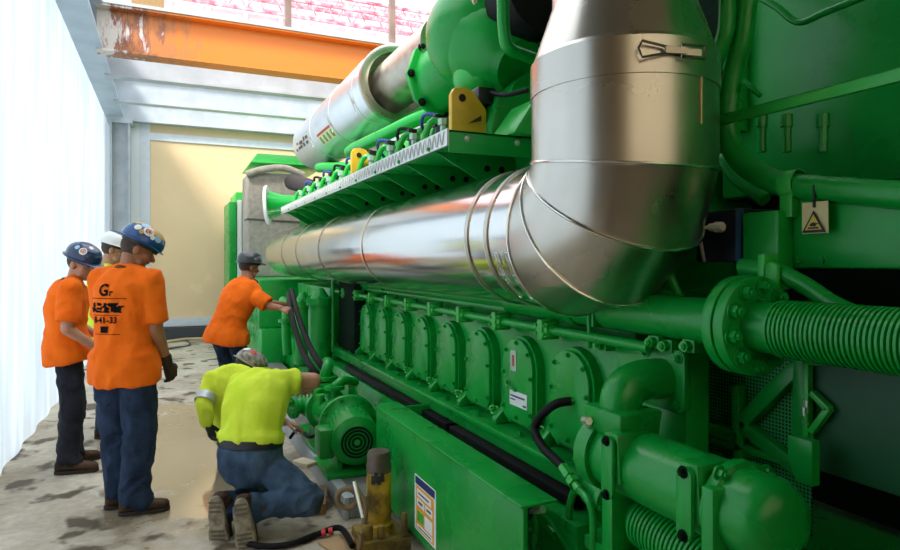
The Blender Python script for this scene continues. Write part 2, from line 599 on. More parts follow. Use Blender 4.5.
# ---- base frame
SX, SH, ST_ = 1.25, .53, .647
YN, YF = YX(523, SX), YX(376, SX)
base = thing('base_frame', 'long green steel base frame under the engine with an orange caution sticker', 'base frame', (1.9, 5, 0))
k = M(); k.box((SX, YN, .07), (SX + .025, YF, ST_)); k.box((SX + .02, YF - .025, .07), (1.72, YF, ST_ - .02)); k.box((1.50, YN, .07), (1.72, YF, SH)); k.build('side_panel', G, base, bev=.008)
k = M(); k.box((1.56, YF - .01, .10), (3.2, 9.25, SH - .002)); k.box((1.58, -.6, .07), (3.2, YN + .01, SH - .003)); k.box((1.70, YN, .09), (3.2, YF, SH - .02))
k.build('main_beam', G, base, bev=.006)
k = M()
k.box((SX + .12, YN - .9, .05), (1.6, YN, .12)); k.box((1.50, -.6, SH - .06), (1.6, YN - .05, SH - .01))
k.build('near_rail', G, base, bev=.005)
k = M(); k.box((SX - .012, YN - .005, ST_ - .004), (1.408, YF + .02, ST_ + .008)); k.build('top_plate', G, base, bev=.004)
for i in range(8):
    k = M(); y = YF + .75 + i * .9
    k.box((1.505, y, .14), (1.57, y + .03, SH - .06))
    k.build('gusset', G, base, bev=.003)
# caution sticker on the side panel
qs = [P(415, 473, X=SX), P(436, 487, X=SX), P(435, 552, X=SX), P(416, 528, X=SX)]
ya, yb = qs[0].y, qs[1].y
zt, zb = qs[0].z + .0, P(436, 552, X=SX).z + .01
wS, hS = ya - yb, zt - zb
O = V((SX, (ya + yb) / 2, (zt + zb) / 2)); SU, SV = V((0, -1, 0)), V((0, 0, 1))
def sticker(k, x0, x1, y0, y1, off, th=.0008):
    k.prism([(x0 * wS, y0 * hS), (x1 * wS, y0 * hS), (x1 * wS, y1 * hS), (x0 * wS, y1 * hS)], O + V((-off, 0, 0)), SU, SV, th)
k = M(); sticker(k, -.5, .5, -.5, .5, .0006); stk = k.build('caution_sticker', WHT, base, smooth=0)
stk['label'] = 'tall white caution sticker with orange panel and blue header'
k = M(); sticker(k, -.46, .46, .34, .48, .0016); k.build('header', mat('navy_print', '#22386b', .5), stk, smooth=0)
k = M(); sticker(k, -.42, .42, -.47, .32, .0016); k.build('panel', ORG, stk, smooth=0)
k = M()
for (a, b_, c, d) in ((-.36, .3, .14, .27), (-.36, -.02, -.03, .10), (.04, .36, -.03, .10), (-.36, .36, -.44, -.36), (.0, .36, -.33, -.1)): sticker(k, a, b_, c, d, .0026)
k.build('pictogram', WHT, stk, smooth=0)
k = M()
for (a, b_, c, d) in ((-.3, .2, .19, .22), (-.3, -.1, .02, .06), (.1, .3, .02, .06), (-.3, .3, -.41, -.39)): sticker(k, a, b_, c, d, .0036)
k.build('print', BLKP, stk, smooth=0)
k = M()
for (a, b_, c, d) in ((-.34, -.06, -.3, -.12),): sticker(k, a, b_, c, d, .0026)
k.build('green_mark', GL, stk, smooth=0)

# rubber strips on the ledge
for pa, pb, lab in ((348, 450, 'long black rubber strip under the engine flange, the farther one'), (454, 578, 'black rubber strip under the engine flange, nearer one by the hose')):
    y1, y0 = YX(pa, 1.6), YX(pb, 1.6)
    k = M(); k.box((1.565, y0, SH + .014), (1.70, y1, .592))
    o = tag(k.build('rubber_strip', BLK, bev=.006), lab, 'rubber strip', 'rubber mounting strips')

# ---- crankcase
eng = thing('gas_engine', 'green V engine crankcase with a row of bolted inspection covers', 'engine', (2.4, 4.5, SH + .05))
k = M()
k.box((XC, 2.2, .60), (3.2, 6.9, 1.245)); k.box((XC, 1.80, .60), (1.92, 2.21, 1.245))
k.box((XC + .10, 2.2, 1.24), (3.2, 6.9, 1.46))
k.build('crankcase', G, eng, bev=.01)
k = M(); k.box((1.62, 1.25, .595), (1.86, 6.95, .675)); fl = k.build('base_flange', G, eng, bev=.008)
k = M(); k.box((1.605, 1.25, .655), (1.64, 6.95, .69)); k.build('flange_lip', G, eng, bev=.006)
# upper block: heads and V-bank, mostly in the dark behind the exhaust pipe
k = M()
for i in range(11):
    y = 2.3 + i * DY * .95
    k.rings([[V((2.03, y, 1.45)), V((2.9, y, 1.45)), V((2.9, y, 2.25)), V((2.10, y, 2.18))], [V((2.03, y + .40, 1.45)), V((2.9, y + .40, 1.45)), V((2.9, y + .40, 2.25)), V((2.10, y + .40, 2.18))]])
k.box((2.12, 2.4, 1.4), (3.1, 6.9, 2.22))
k.build('cylinder_bank', G, eng, bev=.012)
# inspection covers
pw, ph = .315, .45
COV = rrect(pw, ph, .05, 6, rt=.155)
cm = M()
cm.prism(COV, (0, 0, 0), (0, -1, 0), (0, 0, 1), .032)
cover_me = cm.mesh('inspection_cover', G, bev=.006)
rm = M()
ou, inn = rrect(pw + .03, ph + .03, .06, 6, rt=.17), COV
n_ = len(ou)
Pt = lambda p, x: V((x, -p[0], p[1]))
rm.rings([[Pt(p, 0.) for p in ou], [Pt(p, -.05) for p in ou], [Pt(p, -.05) for p in inn], [Pt(p, 0.) for p in inn]], False, False)
seat_me = rm.mesh('cover_seat', G)
CZ = .95
for i in range(9):
    y = Y0 + i * DY
    mt = Matrix.Translation((XC - .04, y, CZ))
    seat = link('cover_seat', seat_me, eng, Matrix.Translation((XC, y, CZ)))
    c = link('inspection_cover', cover_me, eng, mt)
    for (bx, bz) in ((-.142, -.16), (.142, -.16), (-.142, .03), (.142, .03), (0, .205), (0, -.20), (-.115, .155), (.115, .155)):
        bolt(c, (-.032, -bx, bz), (-1, 0, 0), .0105, .012, G)
    if i == 1:
        kk = M(); kk.prism(rrect(.062, .115, .01), (-.0335, .03, .105), (0, -1, 0), (0, 0, 1), .002)
        pl = kk.build('data_plate', mat('pale_plate', '#b9c4b4', .4), c, smooth=0); pl['label'] = 'small pale plate with red mark'
        kk = M(); kk.prism([(-.012, -.03), (.012, -.03), (.012, .03), (-.012, .03)], (-.0355, .03, .105), (0, -1, 0), (0, 0, 1), .001)
        kk.build('red_mark', mat('dull_red', '#a8483f', .5), c, smooth=0)
        kk = M(); kk.prism([(-.09, -.04), (.09, -.04), (.09, .04), (-.09, .04)], (-.033, -.02, -.10), (0, -1, 0), (0, 0, 1), .002)
        pl = kk.build('paper_label', WHT, c, smooth=0); pl['label'] = 'white rectangular label with small blue print'
        kk = M()
        kk.prism([(-.08, .008), (.07, .008), (.07, .017), (-.08, .017)], (-.0355, -.02, -.10), (0, -1, 0), (0, 0, 1), .001)
        kk.prism([(-.08, -.010), (-.03, -.010), (-.03, -.003), (-.08, -.003)], (-.0355, -.02, -.10), (0, -1, 0), (0, 0, 1), .001)
        kk.prism([(.05, -.03), (.085, -.03), (.085, -.02), (.05, -.02)], (-.0355, -.02, -.10), (0, -1, 0), (0, 0, 1), .001)
        kk.build('label_print', mat('blue_print', '#2b3f7a', .5), c, smooth=0)
        kk = M(); kk.tube([(-.04, .10, -.02), (-.055, .07, -.035), (-.04, -.0, -.055)], .008, 8); kk.build('handle', G, c)
# vertical ribs between the covers
for i in range(0):
    y = Y0 + (i - .5) * DY
    k = M(); k.box((XC - .03, y - .022, .70), (XC + .02, y + .022, 1.235)); k.build('rib', G, eng, bev=.006)
# foot bracket and stud under each cover joint
kf = M()
kf.prism([(0, 0), (.11, 0), (.11, .03), (.05, .09), (0, .11)], (0, -.025, 0), (-1, 0, 0), (0, 0, 1), -.05)
foot_me = kf.mesh('foot_bracket', G, bev=.004)
for i in range(10):
    y = Y0 + (i - .5) * DY
    f = link('foot_bracket', foot_me, eng, Matrix.Translation((XC, y, .675)))
    bolt(f, (-.075, .0, .06), (-.75, 0, .65), .02, .03, GL)
    bolt(f, (-.11, .14, .0), (0, 0, 1), .016, .02, G)
    k = M(); k.cyl((XC - .05, y - .12, .725), (XC + .01, y - .12, .725), .03, n=16); k.build('plug', G, eng, bev=.004)
# fuel rail with clamps
RX, RZ = 1.71, 1.262
k = M(); k.cyl((RX, 1.9, RZ), (RX, 6.9, RZ), .022, n=14); k.build('fuel_rail', G, eng)
kc = M()
kc.box((-.035, -.05, -.035), (.03, .05, .035)); kc.box((-.045, -.022, -.05), (.06, .022, .05))
clamp_me = kc.mesh('rail_clamp', GL, bev=.006)  # lighter green paints the lit look into the clamps
for i in range(9):
    y = Y0 + (i + .32) * DY
    c = link('rail_clamp', clamp_me, eng, Matrix.Translation((RX, y, RZ)))
    for bz in (-.025, .025):
        for by in (-.035, .035): bolt(c, (-.045 if abs(by) < .03 else -.035, by, bz * .8), (-1, 0, 0), .009, .012, GL)
# ledge above the rail with black gaps
k = M(); k.box((1.76, 1.7, 1.31), (2.0, 6.9, 1.335)); k.build('rail_shelf', G, eng, bev=.004)

# ---- coolant pipe with flange and bellows
PX_, PZ = 1.80, P(757, 326, X=1.80).z
cool = thing('coolant_pipe', 'thick green pipe with bolted flange and ribbed bellows beside the elbow', 'pipe', (PX_, 1.7, PZ))
yfl = P(759, 326, X=PX_).y
k = M(); k.cyl((PX_, yfl + .05, PZ), (PX_, 3.1, PZ - .0), .085, n=28)
k.cyl((PX_, 3.0, PZ), (PX_, 6.9, PZ), .062, n=20); k.lathe((PX_, 2.45, PZ), (0, 1, 0), [(0, .095), (.05, .095)], 28)
k.build('pipe', G, cool)
for j, (a, b_, nm) in enumerate(((0., .042, 'flange'), (.05, .092, 'flange'))):
    k = M(); k.cyl((PX_, yfl + a, PZ), (PX_, yfl + b_, PZ), .168, n=48)
    f = k.build(nm, G, cool, bev=.005)
    if j == 0:
        for i in range(10):
            a_ = 2 * pi * i / 10 + .2
            bolt(f, (PX_ + .13 * cos(a_), yfl - .001, PZ + .13 * sin(a_)), (0, -1, 0), .022, .026, G)
k = M()
k.lathe((PX_, yfl, PZ), (0, -1, 0), [(-.01, .092), (.02, .086), (.09, .083)], 36)
k.build('neck', G, cool)
prof = []
for i in range(44): prof += [(.085 + i * .0155, .080), (.0885 + i * .0155, .093), (.096 + i * .0155, .093)]
k = M(); k.lathe((PX_, yfl, PZ), (0, -1, 0), prof, 40); k.build('bellows', G, cool, smooth=50)
k = M(); k.obox((PX_ - .06, 2.28, PZ + .02), (.06, .19, .05), (0, 1, 0)); k.cyl((PX_ - .09, 2.28, PZ + .08), (PX_ - .09, 2.28, PZ - .17), .012, n=8); k.build('clamp', G, cool, bev=.006)

# ---- oil cooler
OX, OZ, OR_ = 1.56, .862, .124
on, of = 1.25, 1.97
oc = thing('oil_cooler', 'large green cylindrical oil cooler with domed end and elbow pipe on top', 'oil cooler', (OX, 1.6, .3))
k = M(); k.lathe((OX, of, OZ), (0, -1, 0), [(0, OR_ * .80), (.02, OR_ * .97), (.05, OR_), (of - on - .1, OR_)], 48); k.build('shell', G, oc)
k = M(); k.lathe((OX, on + .12, OZ), (0, -1, 0), [(-.0, OR_), (.0, OR_ + .016), (.035, OR_ + .016), (.04, OR_ + .004), (.125, OR_ + .002), (.155, OR_ * .94), (.178, OR_ * .80), (.192, OR_ * .55), (.198, OR_ * .2), (.199, .001)], 48)
cap = k.build('end_cap', G, oc)
k = M(); k.lathe((OX, of + .0, OZ), (0, 1, 0), [(-.05, OR_ + .02), (.02, OR_ + .02), (.07, OR_ * .8), (.10, OR_ * .3)], 40); k.build('far_cap', G, oc)
for (y, lx) in ((1.78, -1), (1.42, -1)):
    k = M()
    k.prism(rrect(.062, .22, .028), (OX - .135, y, OZ + .01), (0, -1, 0), (0, 0, 1), .018)
    b_ = k.build('mounting_strap', G, oc, bev=.004)
    for z in (-.085, .105): bolt(b_, (OX - .153, y, OZ + z), (-1, 0, 0), .013, .012, DARK)
    k = M(); k.prism([(-.05, .0), (.05, 0), (.035, .17), (-.035, .17)], (OX - .133, y, OZ - .04), (0, -1, 0), (0, 0, 1), -.14); k.build('strap_pad', G, oc, bev=.004)
k = M(); k.box((OX - .145, 1.315, .55), (OX + .13, 1.36, OZ + .085)); k.build('saddle', G, oc, bev=.006)
for a_ in (.7, 2.2, 4.0, 5.4):
    bolt(cap, (OX + (OR_ + .018) * cos(a_), on + .10, OZ + (OR_ + .018) * sin(a_)), (0, -1, 0), .016, .022, G)
# collar box and elbow
ey = 1.89
k = M()
k.rings([[V((OX - .09, ey - .11, OZ + .09)), V((OX + .09, ey - .11, OZ + .09)), V((OX + .09, ey + .09, OZ + .09)), V((OX - .09, ey + .09, OZ + .09))],
         [V((OX - .10, ey - .12, OZ + .19)), V((OX + .10, ey - .12, OZ + .19)), V((OX + .10, ey + .10, OZ + .19)), V((OX - .10, ey + .10, OZ + .19))]])
k.build('collar', G, oc, bev=.012)
k = M()
pts = [(OX + .0, ey, OZ + .17), (OX + .0, ey, OZ + .20)] + [(OX + .12 - .12 * cos(a), ey, OZ + .20 + .08 * sin(a)) for a in [pi / 2 * i / 8 for i in range(1, 9)]] + [(XC - .02, ey, OZ + .28)]
k.tube(pts, .078, 24); k.build('elbow', G, oc)
k = M(); k.prism(rrect(.24, .24, .035), (XC - .005, ey, OZ + .28), (0, -1, 0), (0, 0, 1), .035); ef = k.build('elbow_flange', G, oc, bev=.006)
for u_ in (-.09, .09):
    for v_ in (-.09, .09): bolt(ef, (XC - .04, ey - u_, OZ + .28 + v_), (-1, 0, 0), .016, .018, G)
k = M(); k.cyl((OX - .08, of - .01, OZ + .10), (OX - .11, of - .02, OZ + .13), .014, n=12); k.cyl((OX - .10, of + .01, OZ + .125), (OX - .115, of - .04, OZ + .135), .016, n=6); k.build('brass_fitting', ZINC, oc)
# feet down to the base frame
k = M(); k.box((OX - .08, 1.84, .52), (OX + .30, 1.90, OZ - .08)); k.build('support', G, oc, bev=.005)

# bellows pipe under the cooler
bp = thing('lower_bellows', 'ribbed green bellows pipe running below the oil cooler', 'pipe', (1.55, 1.7, .5))
q0, q1 = V((1.62, 2.02, .64)), V((1.56, 1.15, .62))
ax = (q1 - q0).normalized(); L_ = (q1 - q0).length
k = M(); k.cyl(q0 - ax * .12, q0 + ax * .22, .070, n=28); k.build('stub', G, bp)
k = M(); k.cyl(q0 + ax * .02, q0 + ax * .05, .105, n=32); f = k.build('flange', G, bp, bev=.004)
u_, v_, _ = frame(ax)
for i in range(6):
    a_ = i * pi / 3
    bolt(f, q0 + ax * .05 + (u_ * cos(a_) + v_ * sin(a_)) * .086, ax, .013, .014, G)
prof = []
for i in range(28): prof += [(.22 + i * .02, .070), (.224 + i * .02, .092), (.234 + i * .02, .092)]
k = M(); k.lathe(q0, ax, prof, 36); k.build('bellows', G, bp, smooth=50)

# ---- big stainless exhaust pipe
STEEL3 = mat('polished_cladding', (.76, .75, .74), .17, 1, var=.05, vscale=4, rvar=.03, bump=.05, bscale=3)
EX, EZ, ER, VR = 1.65, 1.72, .334, .358
VY = P(622, 130, X=EX).y
exh = thing('exhaust_pipe', 'huge stainless clad exhaust pipe with mitred elbow turning upward', 'exhaust pipe', (EX, VY, EZ))
RB = .29
piv = V((EX, VY + RB, EZ + RB))
yend = YX(288, EX)
rg = []
def secring(phi, r, n=64):
    c = piv + V((0, -RB * cos(phi), -RB * sin(phi)))
    dirr = (c - piv).normalized()
    k_ = 1 / cos(pi / 12) if .2 < phi < pi / 2 - .05 else 1
    lim = r if k_ == 1 else RB - .01
    return [c + V((1, 0, 0)) * (r * cos(2 * pi * j / n)) + dirr * max(r * k_ * sin(2 * pi * j / n), -lim) for j in range(n)]
phis = [radians(q) for q in (7, 34, 62, 90)]
k = M(); k.rings([secring(p, VR) for p in phis]); k.build('elbow', STEEL, exh, smooth=20)
k = M(); k.lathe((EX, VY + RB - .02, EZ), (0, 1, 0), [(0, ER), (yend - VY - RB + .02 - .06, ER), (yend - VY - RB - .0, ER * .82)], 64); k.build('horizontal_run', STEEL3, exh)
zr = 2.245
k = M(); k.lathe((EX, VY, EZ + RB - .08), (0, 0, 1), [(0, VR - .004), (.08, VR), (zr - EZ - RB + .082, VR)], 64); k.build('vertical_run', STEEL, exh)
k = M(); k.lathe((EX, VY, zr), (0, 0, 1), [(0, VR + .005), (.13, VR + .005), (.145, VR - .006)], 64); k.build('clamp_band', STEEL, exh)
k = M(); k.lathe((EX, VY, zr + .145), (0, 0, 1), [(0, VR - .006), (.22, .275), (1.5, .262)], 64); k.build('reducer', STEEL, exh, smooth=15)
for p in phis:
    r_ = secring(p, VR + .003)
    k = M(); c = piv + V((0, -RB * cos(p), -RB * sin(p)))
    k.rings([[q + (q - c).normalized() * (.006 * cos(a)) + V((0, -sin(p), cos(p))) * (.006 * sin(a)) for q in r_] for a in [2 * pi * i / 8 for i in range(8)]], close=True)
    k.build('seam_bead', STEEL2, exh)
for px in (296, 312, 337, 385, 500, 521):
    y = YX(px, EX - .15)
    if y < VY + RB + .06: y = VY + RB + .06
    k = M(); k.lathe((EX, y, EZ), (0, 1, 0), [(-.014, ER + .001), (-.014, ER + .006), (.014, ER + .006), (.014, ER + .001)], 64); k.ring((EX, y + .02, EZ), (0, 1, 0), ER + .001, .005, 64, 6)
    k.build('seam_band', STEEL if px != 385 else STEEL2, exh)
for y in (3.6, 4.9, 6.4):
    pass
# toggle latches
def latch(c, n, t, s=1.):
    """c on the surface, n outward normal, t direction of pull"""
    c, n, t = V(c), V(n).normalized(), V(t).normalized()
    b = n.cross(t)
    k = M()
    k.obox(c + t * .06 * s + n * .006, (.022 * s, .005, .12 * s), t, n)
    k.tube([c + t * .13 * s + b * .022 * s + n * .012, c + t * .04 * s + b * .022 * s + n * .016, c + t * .04 * s - b * .022 * s + n * .016, c + t * .13 * s - b * .022 * s + n * .012, c + t * .13 * s + b * .022 * s + n * .012], .0045 * s, 6)
    k.obox(c + t * .02 * s + n * .018, (.022 * s, .008, .08 * s), t, n)
    k.tube([c - t * .01 * s + b * .01 * s + n * .016, c - t * .10 * s + b * .028 * s + n * .012, c - t * .115 * s - b * .0 * s + n * .014, c - t * .10 * s - b * .028 * s + n * .012, c - t * .01 * s - b * .01 * s + n * .016], .0045 * s, 6)
    return k
a_ = radians(218)
def onv(px, z):
    """point on the upright cylinder seen at image column px"""
    r = (px - 450) / F_PX
    D = V((ST + r * CT, CT - r * ST)); D.normalize()
    cx = V((EX, VY)); b_ = D.dot(cx); h2 = cx.length_squared - b_ * b_
    q = D * (b_ - math.sqrt(max((VR + .005) ** 2 - h2, 0)))
    return V((q.x, q.y, z)), V((q.x - EX, q.y - VY, 0)).normalized()
c, n = onv(668, zr + .07)
latch(c, n, n.cross(V((0, 0, -1)))).build('latch', mat('bright_latch', (.42, .38, .32), .3, 1), exh)
for y in (VY + RB + .03, VY + RB + .12):
    for th_ in (205, 222):
        n = V((cos(radians(th_)), 0, sin(radians(th_))))
        latch(V((EX, y, EZ)) + n * (ER + .005), n, V((0, 1, 0)).cross(n), .55).build('latch', ZINC, exh)
# longitudinal cover strip on the upright part, facing the aisle
for px, z0, z1 in ((702, EZ + .36, zr),):
    a, n = onv(px, z0); b_, n2 = onv(px, z1)
    k = M(); k.bar(a, b_, .006, .006); k.build('seam_strip', mat('painted_glint', (.8, .62, .42), .3, 1), exh)  # copper tone on the seam strip paints its bright glint

# ---- upper silver duct
UX, UZ, UR = 2.0, 3.30, .365
y1, y2 = YX(397, UX), YX(318, UX)
up = thing('exhaust_duct', 'foil jacketed upper duct with round open end beside the turbocharger', 'duct', (UX, y1, UZ))
k = M(); k.lathe((UX, y1, UZ), (0, 1, 0), [(.25, UR - .035), (0.0, UR - .03), (-.01, UR), (.02, UR + .006), (y2 - y1, UR + .0), (y2 - y1 + .04, UR * .8)], 48); k.build('jacket', FOILM, up)
k = M(); k.lathe((UX, y1, UZ), (0, -1, 0), [(-.02, UR - .075), (.02, UR - .07), (.03, UR - .02), (.02, UR + .008), (-.03, UR + .008), (-.03, UR - .02)], 48, close=True); k.build('end_ring', STEEL, up)
k = M(); k.lathe((UX, y1 + .3, UZ), (0, -1, 0), [(0, .235), (.95, .235), (1.5, .235)], 40); k.build('inner_pipe', BRUSH, up)
k = M(); k.cyl((UX, y1 + .24, UZ), (UX, y1 + .26, UZ), UR - .03, n=40); k.build('end_plate', BRUSH, up)
for i, f_ in enumerate((.08, .36, .66)):
    y = y1 + (y2 - y1) * f_
    k = M(); k.ring((UX, y, UZ), (0, 1, 0), UR + .004, .006, 48, 6); k.build('strap', GREYST, up)
    n = V((cos(radians(205)), 0, sin(radians(205))))
    latch(V((UX, y + .03, UZ)) + n * (UR + .006), n, V((0, 1, 0)).cross(n), .9).build('latch', ZINC, up)
def dpatch(k, a0, a1, yy0, yy1, off):
    ang = [a0 + (a1 - a0) * i / 8 for i in range(9)]
    f = lambda a, y: V((UX + (UR + off) * cos(a), y, UZ + (UR + off) * sin(a)))
    R = []
    k.add([f(a, yy0) for a in ang] + [f(a, yy1) for a in ang], [[i, i + 1, 10 + i, 9 + i] for i in range(8)])
yl = YX(335, UX - .2)
k = M(); dpatch(k, radians(205), radians(228), yl - .36, yl + .36, .008); pl = k.build('notice', mat('cream_notice', '#dfe3b0', .5), up); pl['label'] = 'cream notice with red heading'
k = M(); dpatch(k, radians(204.5), radians(209), yl - .36, yl + .36, .010); k.build('notice_heading', mat('notice_red', '#b0392f', .5), up)
OLV = mat('notice_olive', '#7d8a45', .5)
for i in range(4):
    k = M(); dpatch(k, radians(212), radians(226), yl - .28 + i * .17, yl - .20 + i * .17, .0105); k.build('notice_print', OLV, up)
k = M()
for i, (a0, a1, b0, b1) in enumerate(((190, 196, .10, .16), (188, 197, .19, .23), (191, 198, .27, .36), (189, 194, .41, .45), (200, 206, .12, .17), (199, 206, .22, .26), (200, 205, .3, .42), (200, 206, .47, .5))):
    dpatch(k, radians(a0), radians(a1), y2 - 1.2 + b0 * 2, y2 - 1.2 + b1 * 2, .008)
k.build('black_lettering', BLKP, up)

# ---- walkway along the top of the pipe
WX, WZ0, WZ1 = 1.35, 2.215, 2.305
wy0, wy1 = YX(447, WX), YX(281, WX)
wk = thing('walkway', 'narrow green walkway with white diamond plate edge above the exhaust pipe', 'walkway', (WX + .3, 5, WZ0))
k = M(); k.box((WX + .012, wy0 + .012, WZ0 + .02), (2.06, wy1, WZ0 + .05)); k.build('deck', G, wk, bev=.003)
TREAD = mat('diamond_plate', '#d9dcd8', .38, .55, bump=0)
nt = TREAD.node_tree; N = nt.nodes; L = nt.links
tc = N.new('ShaderNodeTexCoord'); mp = N.new('ShaderNodeMapping'); mp.inputs['Scale'].default_value = (1, 1, 1.1)
wv = N.new('ShaderNodeTexChecker'); wv.inputs['Scale'].default_value = 26; mp.inputs['Rotation'].default_value = (radians(45), 0, 0)
L.new(tc.outputs['Object'], mp.inputs[0]); L.new(mp.outputs[0], wv.inputs[0])
bm_ = N.new('ShaderNodeBump'); bm_.inputs['Strength'].default_value = .9; bm_.inputs['Distance'].default_value = .012
L.new(wv.outputs['Fac'], bm_.inputs['Height']); L.new(bm_.outputs[0], N['Principled BSDF'].inputs['Normal'])
k = M(); k.box((WX, wy0, WZ0), (WX + .012, wy1, WZ1)); tp = k.build('tread_edge', TREAD, wk, smooth=0)
k = M()
nd = 150
for i in range(nd):
    y = wy0 + .05 + (wy1 - wy0 - .1) * i / (nd - 1)
    s_ = 1 if i % 2 else -1
    k.bar((WX - .0005, y - .013, (WZ0 + WZ1) / 2 - .034 * s_), (WX - .0005, y + .013, (WZ0 + WZ1) / 2 + .034 * s_), .010, .004)
o_ = k.build('tread_pattern', TREAD, wk, smooth=0)
for i in range(11):
    y = wy0 + .25 + i * .5
    bolt(tp, (WX, y, WZ0 + .018), (-1, 0, 0), .010, .010, G)
k = M(); k.box((WX + .012, wy0, WZ0 - .035), (2.35, wy0 + .012, WZ1 - .005)); k.box((WX + .012, wy0, WZ1 - .02), (2.35, wy0 + .10, WZ1 - .005))
ep = k.build('end_plate', G, wk, bev=.004)
for x in (1.47, 1.78, 2.1): bolt(ep, (x, wy0, (WZ0 + WZ1) / 2 + .0), (0, -1, 0), .012, .012, ZINC)
for i in range(11):
    y = wy0 + .32 + i * .5
    k = M()
    k.prism([(0, 0), (.62, 0), (.62, -.24), (.45, -.24)], (WX + .06, y, WZ0 + .02), (1, 0, 0), (0, 0, 1), .014)
    br = k.build('support_bracket', G, wk, bev=.003)
    if i < 6:
        for j in range(2): bolt(br, (WX + .40 + .1 * j, y - .014, WZ0 - .06), (0, -1, 0), .014, .012, BLK)
k = M(); k.box((1.95, wy0 + .1, 2.0), (2.02, wy1 + .3, WZ0 + .02)); k.build('back_rail', G, wk, bev=.004)

# yellow lifting lugs on the walkway edge
def lug(px, lab):
    y = YX(px, 1.50)
    k = M()
    prof = [(-.06, 0), (-.06, .27), (-.04, .305), (.02, .315), (.07, .30), (.16, .20), (.16, 0)]
    k.prism(prof, (1.50, y, WZ0 + .05), (1, 0, 0), (0, 0, 1), .045)
    t = thing('lifting_lug', lab, 'lifting lug', (1.52, y, WZ0 + .05), 'yellow lifting lugs')
    k.build('plate', YEL, t, bev=.008)
    k = M(); k.cyl((1.505, y - .049, WZ0 + .30), (1.505, y - .04, WZ0 + .30), .022, n=16); k.build('hole', mat('hole_dark', '#2a2416', .8), t)
    k = M(); k.box((1.42, y - .10, WZ0 + .05), (1.66, y + .07, WZ0 + .07)); k.build('foot_plate', YEL, t, bev=.004)
    k = M(); k.prism([(-.0, .11), (.08, .13), (.08, .16)], (1.54, y - .047, WZ0 + .05), (1, 0, 0), (0, 0, 1), .01); k.build('slot', mat('slot_dark', '#3c3216', .8), t)
lug(357, 'yellow lifting lug halfway along the walkway, smaller looking one')
lug(458, 'yellow lifting lug at the near corner of the walkway')

# ignition units, wiring and valve covers along the top
CABB = mat('blue_cable', (.01, .05, .30), .4)
for i in range(10):
    y = wy0 + .42 + i * .5
    lab = 'green valve cover with black ignition plug, number %s from the near end of the walkway' % ('one two three four five six seven eight nine ten'.split()[i])
    t = thing('valve_cover', lab, 'valve cover', (1.95, y, 2.27), 'valve covers along the walkway')
    k = M(); k.rings([[V((1.72, y - .17, 2.26)), V((2.2, y - .17, 2.30)), V((2.2, y + .17, 2.30)), V((1.72, y + .17, 2.26))], [V((1.80, y - .15, 2.60)), V((2.16, y - .15, 2.72)), V((2.16, y + .15, 2.72)), V((1.80, y + .15, 2.60))]])
    k.build('cover', GL if i % 2 else G, t, bev=.02)
    k = M(); k.cyl((1.70, y - .08, 2.28), (1.66, y - .08, 2.54), .032, n=14); k.box((1.625, y - .105, 2.50), (1.695, y - .045, 2.585)); k.build('ignition_plug', BLKP, t, bev=.008)
    k = M(); k.tube([(1.66, y - .08, 2.58), (1.60, y + .02, 2.60), (1.62, y + .12, 2.55), (1.70, y + .2, 2.50)], .013, 8, 5); k.build('cable', CABB if i % 2 else BLK, t)
    k = M(); k.cyl((1.56, y + .10, 2.27), (1.56, y + .10, 2.46), .026, n=8); k.cyl((1.56, y + .10, 2.44), (1.56, y + .10, 2.48), .04, n=8); k.build('valve', mat('pale_valve', '#a9c4b2', .35, .4) if i == 0 else bpy.data.materials['pale_valve'], t)
    k = M(); k.tube([(1.70, y + .2, 2.42), (1.55, y + .24, 2.50), (1.50, y + .3, 2.36)], .022, 8, 5); k.build('fuel_line', GL, t)
k = M(); k.tube([(2.0, 6.9, 2.95), (1.76, 6.5, 2.76), (1.70, 6.0, 2.72), (1.78, 5.4, 2.74), (1.92, 4.95, 2.80), (2.1, 4.6, 2.85)], .060, 16, 8)
tag(k.build('intake_hose', G), 'curved green intake hose below the foil jacketed duct', 'hose')
k = M(); k.tube([(2.1, 8.5, 2.95), (1.80, 8.0, 2.80), (1.70, 7.6, 2.74), (1.80, 7.1, 2.68), (2.0, 6.8, 2.66)], .060, 16, 8)
tag(k.build('intake_hose', G), 'curved green intake hose under the lettered end of the duct', 'hose')
k = M(); k.cyl((2.12, 3.4, 2.62), (2.12, 8.6, 2.62), .17, n=24)
tag(k.build('intake_manifold', G), 'long green intake manifold pipe behind the valve covers', 'pipe')

# ---- turbocharger
def PT(px, py, X=2.05): return P(px, py, X=X)
tb = thing('turbocharger', 'big glossy green turbocharger housing above the walkway', 'turbocharger', (2.05, 4.2, 2.6))
bc = PT(478, 36, 1.95)
k = M(); k.sph(bc, (.36, .38, .37), 36, 22); k.build('bulb_casing', G, tb)
k = M(); k.tube([bc + V((.05, .0, .1)), bc + V((.05, -.05, .45)), bc + V((.1, -.1, .9)), bc + V((.2, -.1, 1.4))], [.33, .33, .32], 32, 6); k.build('inlet_elbow', G, tb)
k = M(); k.lathe(bc + V((.02, -.20, -.16)), (.25, -.75, -.55), [(-.1, .30), (.12, .27), (.20, .20), (.26, .17)], 32); k.build('outlet_nozzle', G, tb)
k = M(); q = PT(500, 80) + V((-.18, 0, 0)); k.sph(q, (.15, .19, .14), 20, 12); k.build('outlet_scroll', GL, tb)
q = PT(447, 78, 2.0)
k = M(); k.lathe(q, (0, 1, 0), [(-.45, .24), (.0, .27), (.0, .33), (.06, .33), (.06, .26), (.16, .25)], 10); k.build('inlet_flange', G, tb, bev=.015)
f_ = tb.children[-1]
for i in range(8):
    a_ = i * pi / 4
    bolt(f_, q + V((.30 * cos(a_), .0, .30 * sin(a_))), (0, -1, 0), .022, .03, BLK)
